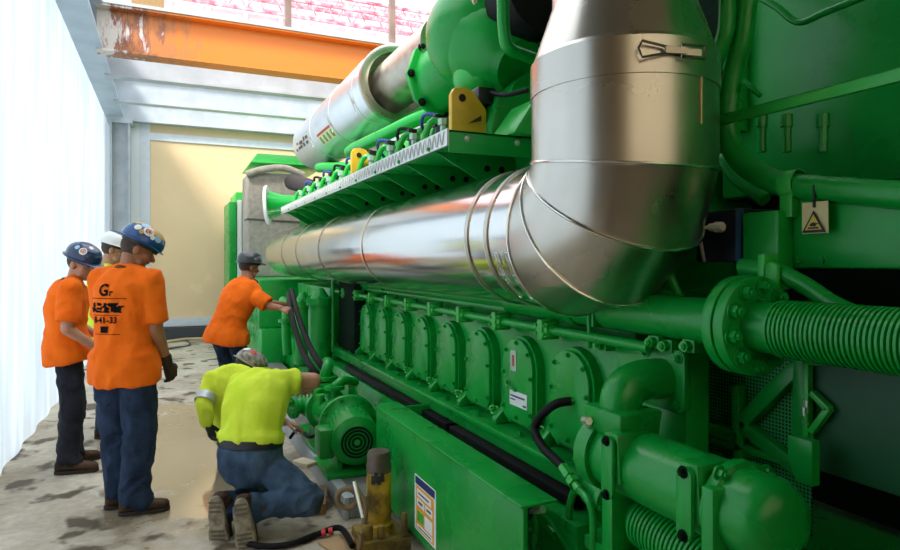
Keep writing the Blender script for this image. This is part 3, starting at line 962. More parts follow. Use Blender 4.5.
k = M(); k.cyl(PT(520, 5), PT(546, -12) , .26, n=36); k.build('turbine_ring', BLK, tb, bev=.01)
k = M(); k.ring(PT(512, 10), PT(546, -12) - PT(520, 5), .27, .03, 40, 8); k.build('clamp_ring', BRUSH, tb)
# boosts pipe in front
pp = [PT(503, -40, 1.72), PT(503, 0, 1.72), PT(504, 30, 1.72), PT(508, 47, 1.74), PT(522, 54, 1.85), PT(540, 60, 2.0)]
k = M(); k.tube(pp, .036, 14, 6); tag(k.build('oil_return_pipe', G), 'bent green pipe hanging in front of the turbocharger', 'pipe')
# intercooler boxes at the turbo's foot
for (a, b_, lab) in (((470, 128), (502, 105), 'low green casting in front of the turbocharger, the left one'), ((505, 130), (533, 98), 'low green casting touching the stainless elbow, under the turbocharger')):
    q0, q1 = P(a[0], a[1], X=1.85), P(b_[0], b_[1], X=1.85)
    k = M(); k.rings([[V((1.72, q0.y, 2.30)), V((2.3, q0.y, 2.3)), V((2.3, q1.y, 2.3)), V((1.72, q1.y, 2.3))], [V((1.86, q0.y - .05, q1.z)), V((2.3, q0.y - .05, q1.z + .05)), V((2.3, q1.y, q1.z + .05)), V((1.86, q1.y, q1.z))]])
    tag(k.build('charge_air_casting', GL, bev=.02), lab, 'casting', 'castings under the turbocharger')
k = M(); k.tube([PT(455, 100, 1.8), PT(480, 92, 1.78), PT(505, 95, 1.78), PT(528, 90, 1.85)], .014, 8, 6)
tag(k.build('sensor_cable', BLK), 'black sensor cable looping under the turbocharger', 'cable')
q = PT(482, 98, 1.75)
k = M(); k.obox(q, (.12, .10, .14), (0, 1, 0)); k.cyl(q + V((0, 0, -.2)), q, .03, n=10)
tag(k.build('sensor', BLKP, bev=.01), 'black sensor plug standing beside the near yellow lug', 'sensor')
# back wall of green castings behind the turbo, above the heads
k = M(); k.box((2.55, 2.9, 2.28), (3.2, 8.8, 3.1)); k.box((2.45, 3.4, 3.0), (3.2, 5.4, 4.4))
tag(k.build('air_receiver', G, bev=.03), 'large dark green air receiver casting at the back of the turbocharger', 'casting')

# ---- trumpet with white flange at the far end
ty = YX(268, 1.28)
tr = thing('funnel_pipe', 'green trumpet pipe with white ring at far end of the walkway', 'pipe', (1.4, ty, 2.35))
q = P(268, 205, X=1.30)
k = M(); ax_ = V((1, -.30, .05)).normalized()
k.lathe(q, ax_, [(0, .22), (.06, .19), (.2, .14), (.45, .115), (.9, .105)], 32); k.build('trumpet', G, tr)
k = M(); k.lathe(q, ax_, [(-.02, .18), (-.03, .27), (.01, .28), (.02, .18)], 40, close=True); k.build('rim', WHT, tr)
k = M(); k.cyl(q - ax_ * .006, q + ax_ * .02, .19, n=32); k.build('mouth', DARK, tr)

# ---- insulation blanket wrapped unit
q0, q1 = P(249, 275, X=1.32), P(300, 165, X=1.32)
yb_ = 11.0
xa, xb = P(248, 270, Y=yb_).x, P(300, 270, Y=yb_).x
za, zb_ = P(260, 277, Y=yb_).z, P(260, 172, Y=yb_).z
bl = thing('insulated_silencer', 'grey cloth lagged box behind the far end of exhaust pipe', 'insulated box', (xb, yb_ + .4, 0))
k = M()
k.prism(rrect(xb - xa, zb_ - za, .06), ((xa + xb) / 2, yb_ + .9, (za + zb_) / 2), (1, 0, 0), (0, 0, 1), .9)
k.build('lagging', BLANK, bl, bev=.03)
k = M()
pts = [(xa - .03, yb_ - .03, zb_ - .06), (xa + .25, yb_ - .06, zb_ + .04), (xa + .6, yb_ - .06, zb_ + .08), (xb + .05, yb_ - .04, zb_ - .02)]
k.tube(pts, .06, 12, 8); k.build('rolled_seam', BLANK, bl)
k = M(); zs = za + (zb_ - za) * .55; k.tube([(xa - .015, yb_ + .3, zs), (xa - .015, yb_ - .01, zs), (xb + .0, yb_ - .015, zs - .03)], .014, 8); k.build('stitched_seam', mat('dark_stitch', '#5e574c', .9), bl)
k = M(); k.tube([P(292, 182, Y=10.4), P(303, 185, Y=9.9), P(318, 190, Y=9.2), P(330, 188, Y=8.8)], .13, 16, 8)
tag(k.build('lagged_hose', mat('dark_sleeve', '#2c2524', .7, bump=.4, bscale=30)), 'dark sleeved hose between the lagged box and the walkway', 'hose')

# ---- generator and cabinets behind
Yg = 12.2
x0, x1 = P(229, 250, Y=Yg).x, P(236, 250, Y=Yg).x
gen = thing('generator', 'bright green generator end standing behind the grey lagged box', 'generator', (2.4, 12.5, 0))
k = M(); k.box((P(236, 0, Y=Yg).x, Yg, .3), (3.4, 13.4, P(240, 192, Y=Yg).z)); k.build('housing', GL, gen, bev=.02)
k = M(); k.box((x0, Yg - .05, P(230, 310, Y=Yg).z), (x1, 13.3, P(230, 202, Y=Yg).z)); k.build('side_panel', G, gen, bev=.01)
k = M(); k.box((x1 + .02, Yg - .1, .4), (x1 + .09, Yg, P(230, 200, Y=Yg).z)); k.build('white_edge', WHT, gen)
k = M(); zt_ = P(270, 160, Y=11.6).z; k.rings([[V((1.3, 11.2, zt_ - .12)), V((2.6, 11.2, zt_ - .12)), V((2.6, 12.8, zt_ - .12)), V((1.3, 12.8, zt_ - .12))], [V((1.42, 11.3, zt_ + .06)), V((2.5, 11.3, zt_ + .06)), V((2.5, 12.6, zt_ + .06)), V((1.42, 12.6, zt_ + .06))]]); k.build('top_cover', GL, gen, bev=.02)
k = M(); k.box((1.22, Yg - 2.9, .0), (1.9, Yg - .1, .62)); k.build('plinth', G, gen, bev=.02)
k = M(); k.box((1.20, 9.4, .62), (2.2, 11.95, za - .002)); k.build('terminal_box', G, gen, bev=.02)

# ================================================================ things around the engine
# steel / concrete curb beside the base frame
k = M(); k.box((1.02, 3.78, 0), (1.50, 9.5, .13))
o = k.build('curb', CONC, bev=.012); tag(o, 'long grey concrete curb along the foot of the engine', 'curb')
k = M(); k.box((.99, 3.78, .0), (1.02, 9.5, .135)); k.box((.99, 3.78, .13), (1.06, 9.5, .138)); k.build('edge_angle', GREYST, o, bev=.003)

# ---- prelube pump with electric motor
pm = thing('oil_pump', 'green electric motor and pump set on the curb beside the kneeling worker', 'pump', (1.2, 5, .13))
mc = P(356, 440, X=1.17); fa = V((-.12, -1, -.06)).normalized(); MR = .155
k = M(); k.lathe(mc - fa * .34, fa, [(0, MR * .75), (.0, MR), (.34, MR)], 40)
for i in range(28):
    a_ = i * 2 * pi / 28
    u_, v_, _ = frame(fa)
    n = u_ * cos(a_) + v_ * sin(a_)
    k.obox(mc - fa * .20 + n * (MR + .004), (.006, .018, .26), fa, n.cross(fa))
k.build('motor', G, pm)
k = M(); k.lathe(mc - fa * .05, fa, [(0, MR + .014), (.07, MR + .014), (.10, MR * .85), (.105, MR * .72), (.10, MR * .70), (.10, .01)], 40); fc = k.build('fan_cover', G, pm)
for rr in (.03, .055, .08, .102):
    k = M(); k.lathe(mc + fa * .051, fa, [(0, rr - .007), (.0025, rr - .007), (.0025, rr + .007), (0, rr + .007)], 28, close=True); k.build('vent_ring', DARK, fc)
k = M(); k.cyl(mc + fa * .05, mc + fa * .056, .018, n=12); k.build('hub', GL, fc)
k = M(); k.lathe(mc - fa * .34, fa, [(-.05, MR + .06), (.0, MR + .06), (.01, MR + .03), (.05, MR)], 40); mf = k.build('motor_flange', G, pm, bev=.004)
for i in range(8):
    a_ = i * pi / 4 + .3; u_, v_, _ = frame(fa)
    bolt(mf, mc - fa * .34 + (u_ * cos(a_) + v_ * sin(a_)) * (MR + .04), fa, .014, .02, G)
k = M(); k.obox(mc + V((-.19, .12, -.02)), (.10, .20, .17), (0, 1, 0)); k.build('terminal_box', G, pm, bev=.014)
k = M(); k.box((mc.x - .20, mc.y - .02, .13), (mc.x + .18, mc.y + .42, .17)); k.box((mc.x - .12, mc.y + .05, .15), (mc.x - .08, mc.y + .35, mc.z - .1)); k.box((mc.x + .08, mc.y + .05, .15), (mc.x + .12, mc.y + .35, mc.z - .1)); k.build('foot', G, pm, bev=.006)
pc = P(326, 407, X=1.17)
k = M()
k.lathe(pc + V((0, -.25, 0)), (-.1, 1, .05), [(0, .10), (.10, .13), (.14, .13), (.15, .17), (.19, .17), (.20, .12), (.42, .11), (.43, .15), (.47, .15), (.48, .10), (.60, .06)], 28)
k.build('pump_body', G, pm)
k = M(); k.sph(pc + V((-.13, .05, .02)), (.09, .11, .10), 16, 10); k.cyl(pc + V((-.12, .05, 0)), pc + V((-.26, .0, .02)), .05, n=16); k.cyl(pc + V((-.25, .0, .02)), pc + V((-.28, -.01, .02)), .085, n=24); k.build('relief_valve', G, pm)
f_ = pm.children[-1]
for i in range(6):
    a_ = i * pi / 3; bolt(f_, pc + V((-.28, -.01 + .064 * cos(a_), .02 + .064 * sin(a_))), (-1, 0, 0), .012, .014, G)
k = M(); k.cyl(pc + V((.0, .02, .08)), pc + V((.0, .02, .28)), .045, n=18); k.cyl(pc + V((0, .02, .18)), pc + V((0, .02, .21)), .10, n=24); k.cyl(pc + V((0, .02, .22)), pc + V((0, .02, .25)), .10, n=24); k.tube([pc + V((0, .02, .26)), pc + V((.02, .02, .33)), pc + V((.06, .16, .33)), pc + V((.10, .40, .30))], .045, 14, 6); k.build('outlet_pipe', G, pm)
k = M(); k.cyl(pc + V((.02, -.2, .10)), pc + V((.02, -.2, .22)), .04, n=14); k.cyl(pc + V((.02, -.2, .18)), pc + V((.02, -.2, .21)), .08, n=20); k.tube([pc + V((.02, -.2, .20)), pc + V((.10, -.18, .24)), pc + V((.22, -.10, .20))], .035, 12, 6); k.build('inlet_pipe', G, pm)
for dx, dy, dz in ((-.10, -.12, .08), (-.06, .16, .09), (-.07, .30, .09), (-.09, -.2, .05), (.06, .2, .12)):
    k = M(); q = pc + V((dx, dy, dz)); k.cyl(q, q + V((0, 0, .09)), .022, n=6); k.cyl(q + V((0, 0, .07)), q + V((0, 0, .10)), .035, n=10); k.build('plug_fitting', GL, pm)
k = M(); k.box((pc.x - .16, pc.y - .3, .13), (pc.x + .2, pc.y + .5, .17)); k.box((pc.x - .10, pc.y - .05, .17), (pc.x - .06, pc.y + .2, pc.z)); k.box((pc.x + .06, pc.y - .05, .17), (pc.x + .10, pc.y + .2, pc.z)); k.build('bed_plate', G, pm, bev=.005)
q = P(340, 455, X=1.2)
k = M(); k.box((q.x - .02, q.y - .05, .175), (q.x + .12, q.y + .12, .29)); k.build('rust_block', mat('rust', '#7a3a22', .8, var=.4), pm)
f_ = pm.children[-1]; f_['label'] = 'rust brown block below the motor'

# ---- oil filter housings and pipes at the engine's far end
def vstack(px, pyt, pyb, X, r, lab, m=G):
    q = P(px, 300, X=X); zt = P(px, pyt, X=X).z; zb = P(px, pyb, X=X).z
    t = thing('oil_filter', lab, 'oil filter', (q.x, q.y, zb), 'upright filter housings')
    k = M(); k.lathe((q.x, q.y, zb), (0, 0, 1), [(0, r * .6), (.03, r * .95), (.08, r), (zt - zb - .25, r), (zt - zb - .16, r * .9)], 28); k.build('canister', m, t)
    k = M(); k.lathe((q.x, q.y, zt - .18), (0, 0, 1), [(0, r * 1.15), (.07, r * 1.15), (.08, r * .8), (.16, r * .4), (.18, .03)], 28); h = k.build('head', m, t)
    for i in range(6):
        a_ = i * pi / 3 + .2; bolt(h, (q.x + r * cos(a_), q.y + r * sin(a_), zt - .11), (0, 0, 1), .016, .02, m)
    k = M(); k.box((q.x - .04, q.y - .04, .5), (q.x + .04, q.y + .04, zb + .02)); k.build('stand', m, t)
vstack(320, 288, 372, 1.50, .125, 'green upright filter housing at the far end of the inspection covers, nearest the worker')
vstack(303, 292, 366, 1.52, .11, 'green upright filter housing farthest back, behind the black hoses')
k = M(); k.cyl(P(312, 306, X=1.52) + V((-.14, 0, 0)), P(312, 306, X=1.52) + V((-.11, 0, 0)), .05, n=16)
k = M(); q = P(287, 330, X=1.35); k.tube([q + V((0, .3, .35)), q + V((0, .05, .30)), q + V((-.02, -.05, .0)), q + V((0, -.05, -.3))], .055, 14, 6)
k.cyl(q + V((-.01, -.02, .10)), q + V((-.01, -.02, .14)), .10, n=20)
tag(k.build('drain_pipe', G), 'green drain pipe with flange beside the filters, where the hoses hang', 'pipe')
k = M(); q = P(333, 320, X=1.62); k.cyl((q.x, q.y, 1.48), (q.x, q.y, .62), .02, n=10)
tag(k.build('vent_pipe', G), 'thin upright green pipe in the dark gap beside the filters', 'pipe')
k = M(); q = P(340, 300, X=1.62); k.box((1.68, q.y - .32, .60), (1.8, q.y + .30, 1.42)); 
tag(k.build('dark_gap_box', DARK, bev=.02), 'near-black box painting the shaded gap at the far end of the crankcase', 'casing')  # dark box stands in for the shaded gap by the filters
k = M(); k.box((1.66, 6.98, .60), (3.0, 8.9, 1.30)); k.box((2.02, 6.98, 1.2), (3.0, 9.3, 2.1))
tag(k.build('coupling_guard', G, bev=.03), 'green coupling casing between the crankcase and the generator', 'casing')

# ---- black hoses hanging by the bending worker
def hose(name, pts, r, m, lab, n=10, cat='hose', grp=None, sm=8):
    k = M(); k.tube(pts, r, n, sm)
    return tag(k.build(name, m), lab, cat, grp)
hx = 1.12
hose('hydraulic_hose', [P(289, 293, X=1.30), P(291, 312, X=hx), P(300, 345, X=hx - .03), P(312, 368, X=hx - .02), P(328, 385, X=hx + .1)], .027, BLK, 'black hose hanging in front of the filters, the left one of a pair', grp='black hoses by the filters')
hose('hydraulic_hose', [P(292, 290, X=1.34), P(297, 312, X=hx + .06), P(309, 345, X=hx + .03), P(322, 366, X=hx + .05), P(336, 380, X=hx + .18)], .027, BLK, 'black hose hanging in front of the filters, the right one of a pair', grp='black hoses by the filters')
hose('pump_cable', [P(322, 430, X=1.10), P(310, 437, X=1.0), P(298, 430, X=.98), P(290, 438, X=.93)], .014, BLK, 'black cable arching from the green pump to the kneeling worker', cat='cable')
# flexible oil hose at the near engine face
hh = thing('oil_hose', 'curved black hose with green pipe fittings in front of crankcase near oil cooler', 'hose', (1.6, 2.1, .5))
hp = [P(571, 401, X=1.72), P(556, 404, X=1.66), P(542, 415, X=1.62), P(535, 430, X=1.60), P(543, 447, X=1.57), P(556, 460, X=1.55), P(563, 467, X=1.54)]
k = M(); k.tube(hp, .021, 12, 8); k.build('hose', BLK, hh)
k = M(); k.cyl(hp[0], P(588, 398, X=1.79), .017, n=10); k.cyl(P(576, 400, X=1.74), P(582, 399, X=1.77), .026, n=6); k.build('end_fitting', G, hh)
k = M(); a, b_ = hp[-1], P(579, 490, X=1.52); k.cyl(a, a + (b_ - a) * .45, .024, n=6); k.cyl(a + (b_ - a) * .4, b_, .018, n=10); k.cyl(a + (b_ - a) * .55, a + (b_ - a) * .75, .028, n=6)
k.build('lower_fitting', GL, hh)
k = M(); k.tube([b_, P(588, 500, X=1.50), P(593, 518, X=1.50), P(593, 545, X=1.50), P(593, 590, X=1.50)], .015, 10, 6); k.build('drop_pipe', G, hh)
k = M(); k.tube([b_ + V((0, .03, -.01)), P(572, 497, X=1.52), P(569, 512, X=1.52), P(570, 540, X=1.52), P(570, 590, X=1.52)], .015, 10, 6); k.cyl(P(569, 530, X=1.52), P(570, 520, X=1.52), .022, n=6); k.build('drop_pipe', G, hh)
# drain valve with black knob at the corner of the base frame
dv = thing('drain_valve', 'drain valve with black knob at near corner of the base frame', 'valve', (1.42, 2.2, .2))
q = P(527, 512, X=1.42)
k = M(); k.lathe(q + V((-.01, 0, 0)), (-.4, -1, .05), [(-.02, .012), (-.018, .034), (-.005, .040), (.010, .036), (.02, .012)], 14); k.build('knob', BLKP, dv)
k = M(); k.cyl(q, P(541, 510, X=1.44), .010, n=10); k.cyl(P(538, 510, X=1.44), P(543, 509, X=1.44), .018, n=6); k.build('spindle', ZINC, dv)
k = M(); k.tube([P(533, 516, X=1.47), P(536, 528, X=1.47), P(533, 545, X=1.47), P(534, 590, X=1.47)], .018, 10, 5); k.cyl(P(534, 530, X=1.47), P(534, 540, X=1.47), .028, n=8); k.cyl(P(548, 525, X=1.5), P(556, 535, X=1.5), .024, n=8); k.tube([P(541, 512, X=1.47), P(552, 524, X=1.5), P(562, 540, X=1.5), P(575, 560, X=1.5)], .012, 8, 5); k.build('body', G, dv)

# ---- hydraulic toe jack
GRIM = mat('oily_yellow', '#8a6f1e', .6, col2='#2e2619', vscale=9, bump=.3, bscale=50)
jk = thing('hydraulic_jack', 'worn yellow hydraulic jack standing on the floor against the green base frame', 'jack', (1.16, 3.5, 0))
jb = P(385, 541, Z=.03); jx, jy = jb.x - .01, jb.y + .08
k = M(); k.cyl((jx, jy, .10), (jx, jy, .40), .070, n=32); k.lathe((jx, jy, .06), (0, 0, 1), [(0, .085), (.05, .085), (.06, .070)], 32); k.build('cylinder', YELW, jk)
k = M(); k.lathe((jx, jy, .40), (0, 0, 1), [(0, .071), (.04, .071), (.05, .067), (.10, .067), (.115, .060), (.115, .02)], 32); k.build('ram_head', mat('scuffed_steel', '#6a5f52', .5, .4, var=.4, vscale=14), jk)
k = M(); k.prism([(-.13, -.19), (.13, -.19), (.13, .10), (-.13, .12)], (jx, jy, .0), (1, 0, 0), (0, 1, 0), .07); k.build('base', GRIM, jk, bev=.012)
k = M(); k.box((jx - .17, jy - .20, .0), (jx + .02, jy - .08, .09)); k.cyl((jx - .11, jy - .14, .08), (jx - .11, jy - .14, .17), .03, n=14); k.cyl((jx - .04, jy - .16, .08), (jx - .04, jy - .16, .16), .022, n=12); k.cyl((jx + .10, jy - .15, .06), (jx + .10, jy - .15, .20), .018, n=10); k.build('pump_block', GRIM, jk, bev=.008)
k = M(); k.cyl((jx - .13, jy - .12, .20), (jx - .16, jy - .05, .38), .012, n=10); k.build('lever_socket', ZINC, jk)
u_ = V((0, .6, .8)).normalized()
k = M(); k.ring((jx - .19, jy - .02, .28), (.4, .9, .1), .055, .016, 24, 8); k.tube([(jx - .15, jy - .04, .34), (jx - .11, jy - .10, .26), (jx - .13, jy - .13, .15)], .016, 8, 6); k.build('carry_ring', mat('rope', '#7a6548', .9), jk)
k = M(); k.tube([(jx - .15, jy - .1, .10), (jx - .17, jy - .22, .12), (jx - .21, jy - .27, .02)], .014, 8, 6); k.build('release_lever', mat('rusty_lever', '#6b4a2d', .8), jk)
# worn stencil on the jack
k = M()
for a_, z_, hgt in ((-2.35, .37, .05), (-2.1, .385, .06), (-1.85, .37, .05), (-1.6, .385, .05)):
    k.obox((jx + .0715 * cos(a_), jy + .0715 * sin(a_), z_), (.022, hgt, .002), (cos(a_), sin(a_), 0))
k.build('stencil_mark', BLKP, jk)
hose('jack_hose', [(jx - .19, jy - .13, .06), P(340, 528, Z=.05), P(318, 534, Z=.025), P(290, 544, Z=.022), P(262, 546, Z=.022), P(240, 541, Z=.02)], .017, BLK, 'black hydraulic hose lying on the floor in front of the jack')
ho = bpy.data.objects['jack_hose']
k = M()
for px, py in ((322, 533), (329, 531.5)):
    a, b_ = P(px, py, Z=.03), P(px + 4, py - 1, Z=.035); k.cyl(a, b_, .021, n=12)
k.build('red_band', RED, ho)
# timber and board scraps
def scrap(px, py, size, rot, m, lab, name='timber_block', cat='timber', z=0):
    q = P(px, py, Z=z + size[2] / 2)
    k = M(); k.obox((q.x, q.y, z + size[2] / 2 + .002), (size[0], size[1], size[2]), (0, 0, 1), (cos(rot), sin(rot), 0))
    return tag(k.build(name, m, bev=.004), lab, cat)
scrap(318, 500, (.10, .34, .07), 1.35, WOOD, 'timber block lying on the floor beside the knee of the kneeling worker')
scrap(305, 463, (.16, .10, .03), .5, mat('pale_board', '#d8c8ae', .7), 'small pale board on the concrete curb behind the kneeling worker', 'board_scrap', 'board', z=.138)
scrap(352, 545, (.30, .26, .015), .3, CARD, 'piece of tan cardboard on the floor in front of the jack', 'cardboard_sheet', 'cardboard')
q = P(193, 341, Z=0)
k = M(); k.tube([(q.x - .5, q.y - .2, .03), (q.x - .2, q.y, .04), (q.x, q.y + .1, .03), (q.x + .4, q.y, .03)], .03, 8, 6)
tag(k.build('rag', mat('tan_rag', '#c9b48a', .9)), 'crumpled tan strip of sacking on the floor at back wall', 'sacking')
hose('floor_cable', [P(158, 350, Z=.012), P(172, 348, Z=.012), P(190, 345, Z=.012), P(186, 340, Z=.012)], .016, mat('grey_cable', '#5a5a58', .6), 'grey cable curled on the floor near the back wall', cat='cable')

# ---- near right: panels, hoses, guard, sign
XR = 2.15
def PR(px, py, X=XR): return P(px, py, X=X)
k = M(); k.box((2.45, -.6, 1.9), (2.55, YX(722, 2.45), 4.2)); k.box((2.40, YX(740, 2.4), 2.2), (2.46, YX(722, 2.4), 4.0))
tag(k.build('side_cabinet', G, bev=.01), 'large dark green flat cabinet wall at upper right behind the hoses', 'cabinet')
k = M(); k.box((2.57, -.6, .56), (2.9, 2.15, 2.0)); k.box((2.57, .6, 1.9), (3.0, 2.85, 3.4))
tag(k.build('dark_backing', DARK), 'near-black backing box painting the shaded recess behind the pipes at the right', 'casing')  # near-black backing paints the shade behind the right-hand pipes
z0, z1 = PR(770, 112).z, PR(770, 100).z
y0, y1 = -.6, YX(718, XR)
k = M(); XB = 1.98; z0, z1, y1 = PR(770, 113, XB).z, PR(770, 101, XB).z, YX(719, XB)
k.box((XB, y0, z0), (XB + .02, y1, z1)); k.box((XB, y0, z1 - .012), (XB + .05, y1, z1)); 
tag(k.build('cross_bar', GL, bev=.006), 'bright green angle bar running level across the upper right', 'bar')
def ghose(px, r, lab, X=XR, m=G, nm='coolant_hose'):
    return hose(nm, [PR(a, b, X) for a, b in px], r, m, lab, n=16, cat='hose', sm=7)
ghose([(727, -30), (727, 20), (722, 45), (713, 70), (706, 110), (700, 150)], .034, 'fat green hose curving down right behind the stainless elbow, the left of two', 2.05)
ghose([(752, -30), (746, 10), (742, 40), (734, 70), (728, 105), (722, 150)], .040, 'fat green hose curving down to the angle bar, the right of two', 2.12)
ghose([(700, 165), (722, 160), (736, 178), (765, 200)], .028, 'short green hose under the swept pipe, partly behind elbow', 2.2)
ghose([(730, 95), (728, 130), (737, 155), (757, 173), (785, 184), (830, 189), (910, 196)], .046, 'green swept pipe curving from the hoses to the right', 2.1, nm='swept_pipe')
q = PR(793, 185, 2.1)
k = M(); k.lathe(q, (0, 1, 0), [(-.03, .05), (-.03, .056), (.03, .056), (.03, .05)], 24, close=True); k.box((q.x - .04, q.y - .025, q.z - .12), (q.x + .04, q.y + .025, q.z - .03)); tag(k.build('pipe_clamp', GL, bev=.003), 'green clamp around the swept pipe above the warning sign', 'clamp')
ghose([(745, -10), (775, 6), (798, 22), (826, 12), (880, -10)], .014, 'thin bent green pipe across the top right corner', 2.3, nm='thin_pipe')
ghose([(738, 75), (748, 84), (760, 96)], .010, 'short thin green stay above the angle bar', 2.2, nm='stay_rod')
for px, lab in ((762, 'left'), (787, 'middle'), (823, 'right')):
    k = M(); a = PR(px, 122, 2.3); b_ = PR(px, 152, 2.3); k.cyl(a, b_, .018, n=10); k.cyl(a + V((0, 0, -.02)), a + V((0, 0, .03)), .024, n=10)
    tag(k.build('stud', G), 'dark green stud hanging under the angle bar, the %s of three' % lab, 'stud', 'studs under the angle bar')
# control boxes under the swept pipe
q0, q1 = PR(705, 262, 2.05), PR(742, 208, 2.05)
sb = thing('sensor_box', 'dark blue control box with white plug right of the stainless elbow', 'control box', (2.1, q0.y, q0.z))
k = M(); k.box((2.05, q1.y, q0.z), (2.4, q0.y + .05, q1.z)); k.build('case', mat('navy_case', (.008, .012, .025), .4), sb, bev=.01)
k = M(); k.box((2.043, q1.y - .0, q0.z), (2.06, q1.y + .025, q1.z)); k.build('blue_edge', mat('blue_edge', (.03, .10, .25), .4), sb)
q = PR(716, 227, 2.02)
k = M(); k.cyl(q, q + V((.04, 0, 0)), .022, n=14); k.cyl(q + V((0, -.035, 0)), q + V((0, .03, 0)), .016, n=12); k.cyl(q + V((0, .03, 0)), q + V((-.0, .06, 0)), .008, n=8); k.build('plug', WHT, sb)
k = M(); k.tube([q + V((0, .06, 0)), q + V((-.01, .07, -.05)), q + V((0, .06, -.14))], .007, 8, 5); k.build('lead', mat('grey_lead', '#8d8f90', .6), sb)
for (a, b_, c_, d_, lab, nm, X, m) in ((742, 268, 778, 210, 'green junction box beside the dark blue control box', 'junction_box', 2.02, G), (778, 268, 930, 200, 'dark green plate behind the yellow warning sign', 'mounting_plate', 2.10, G), (736, 290, 756, 262, 'small green bracket block above the big flange', 'bracket_block', 1.98, G)):
    q0, q1 = PR(a, b_, X), PR(c_, d_, X)
    k = M(); k.box((X, q1.y, q0.z), (X + .2, q0.y, q1.z if c_ < 900 else PR(780, 200, X).z))
    t = tag(k.build(nm, m, bev=.012), lab, 'box' if nm != 'mounting_plate' else 'plate')
    if nm == 'mounting_plate':
        for px in (786, 800, 822): bolt(t, PR(px, 260, X), (-1, 0, 0), .014, .014, G)
q0 = PR(778, 215, 2.0)
# warning sign: triangle with a hand
sx = 2.06
a, b_ = PR(802, 203, sx), PR(828, 203, sx); zb = PR(802, 234, sx).z
wS_, hS_ = a.y - b_.y, a.z - zb
ws = thing('warning_sign', 'yellowish warning sign with black triangle on the right edge', 'sign', (sx, (a.y + b_.y) / 2, zb))
O2 = V((sx, (a.y + b_.y) / 2, (a.z + zb) / 2))
k = M(); k.prism([(-wS_ / 2, -hS_ / 2), (wS_ / 2, -hS_ / 2), (wS_ / 2, hS_ / 2), (-wS_ / 2, hS_ / 2)], O2, SU, SV, -.004); k.build('plate', mat('sign_cream', '#d9cf9a', .5), ws, smooth=0)
tri = lambda s_: [(-.5 * s_, -.36 * s_), (.5 * s_, -.36 * s_), (0, .50 * s_)]
k = M(); k.prism([(x * wS_, y * wS_ - .02) for x, y in tri(.92)], O2 + V((-.0055, 0, 0)), SU, SV, .001); k.build('triangle', BLKP, ws, smooth=0)
k = M(); k.prism([(x * wS_, y * wS_ - .02 ) for x, y in tri(.66)], O2 + V((-.0070, 0, 0)), SU, SV, .001); k.build('triangle_field', mat('sign_yellow', '#d9c35a', .5), ws, smooth=0)
k = M()
for pl in ([(-.2, -.2), (.2, -.2), (.2, -.14), (-.2, -.14)], [(-.14, -.10), (.08, -.12), (.14, -.02), (.04, .04), (-.10, .0)], [(.06, -.06), (.2, -.03), (.2, .0), (.07, .0)]):
    k.prism([(x * wS_, y * wS_ - .02) for x, y in pl], O2 + V((-.0085, 0, 0)), SU, SV, .001)
k.build('hand_symbol', BLKP, ws, smooth=0)
k = M(); k.box((sx - .006, O2.y - .004, a.z - .02), (sx, O2.y + .004, a.z + .06)); k.build('hanger', BLKP, ws)
# pipe over the flange
ghose([(742, 266), (758, 268), (775, 270), (795, 280), (812, 290), (835, 305), (910, 340)], .030, 'green pipe sloping down to the right above the ribbed bellows', 1.95, nm='sloping_pipe')
q = PR(768, 268, 1.95)
k = M(); k.obox(q + V((0, 0, .0)), (.075, .03, .10), (0, 0, 1)); k.prism(rrect(.05, .12, .02), q + V((-.03, -.05, -.04)), (0, -1, 0), (0, 0, 1), .02); tag(k.build('pipe_bracket', GL, bev=.006), 'small green bracket holding sloping pipe above big flange', 'bracket')
# flywheel guard with perforated sheet
gd = thing('flywheel_guard', 'green flywheel guard frame with perforated mesh below the ribbed bellows', 'guard', (2.1, 1.8, .6))
def mesh_mat():
    m = mat('perforated_sheet', (.004, .10, .02), .5)
    nt = m.node_tree; N, L = nt.nodes, nt.links
    tc = N.new('ShaderNodeTexCoord'); vo = N.new('ShaderNodeTexVoronoi'); vo.inputs['Scale'].default_value = 70; vo.inputs['Randomness'].default_value = 0
    L.new(tc.outputs['Object'], vo.inputs[0])
    rp = N.new('ShaderNodeValToRGB'); rp.color_ramp.elements[0].position = .42; rp.color_ramp.elements[1].position = .50
    rp.color_ramp.elements[0].color = (.0, .006, .002, 1); rp.color_ramp.elements[1].color = (.03, .42, .10, 1)
    L.new(vo.outputs['Distance'], rp.inputs[0]); L.new(rp.outputs[0], N['Principled BSDF'].inputs['Base Color'])
    return m
GX = 2.08
def PG(px, py): return P(px, py, X=GX)
k = M(); q0, q1 = PG(686, 452), PG(806, 352); k.box((GX + .03, q1.y, q0.z - .15), (GX + .035, q0.y, q1.z + .1)); k.build('mesh_sheet', mesh_mat(), gd, smooth=0)
def gbar(nm, a, b_, w_=.03):
    k = M(); k.bar(PG(*a), PG(*b_), w_, .05, (1, 0, 0)); k.build(nm, G, gd, bev=.006)
gbar('upright', (690, 358), (690, 428), .05); gbar('upright', (738, 385), (742, 460), .04)
gbar('upright', (803, 352), (803, 470), .05); gbar('brace', (742, 424), (800, 366), .055); gbar('brace', (742, 424), (802, 470), .055); gbar('rail', (690, 420), (742, 438), .05); gbar('rail', (690, 432), (806, 466), .03)
gbar('rail', (690, 352), (806, 348), .03)
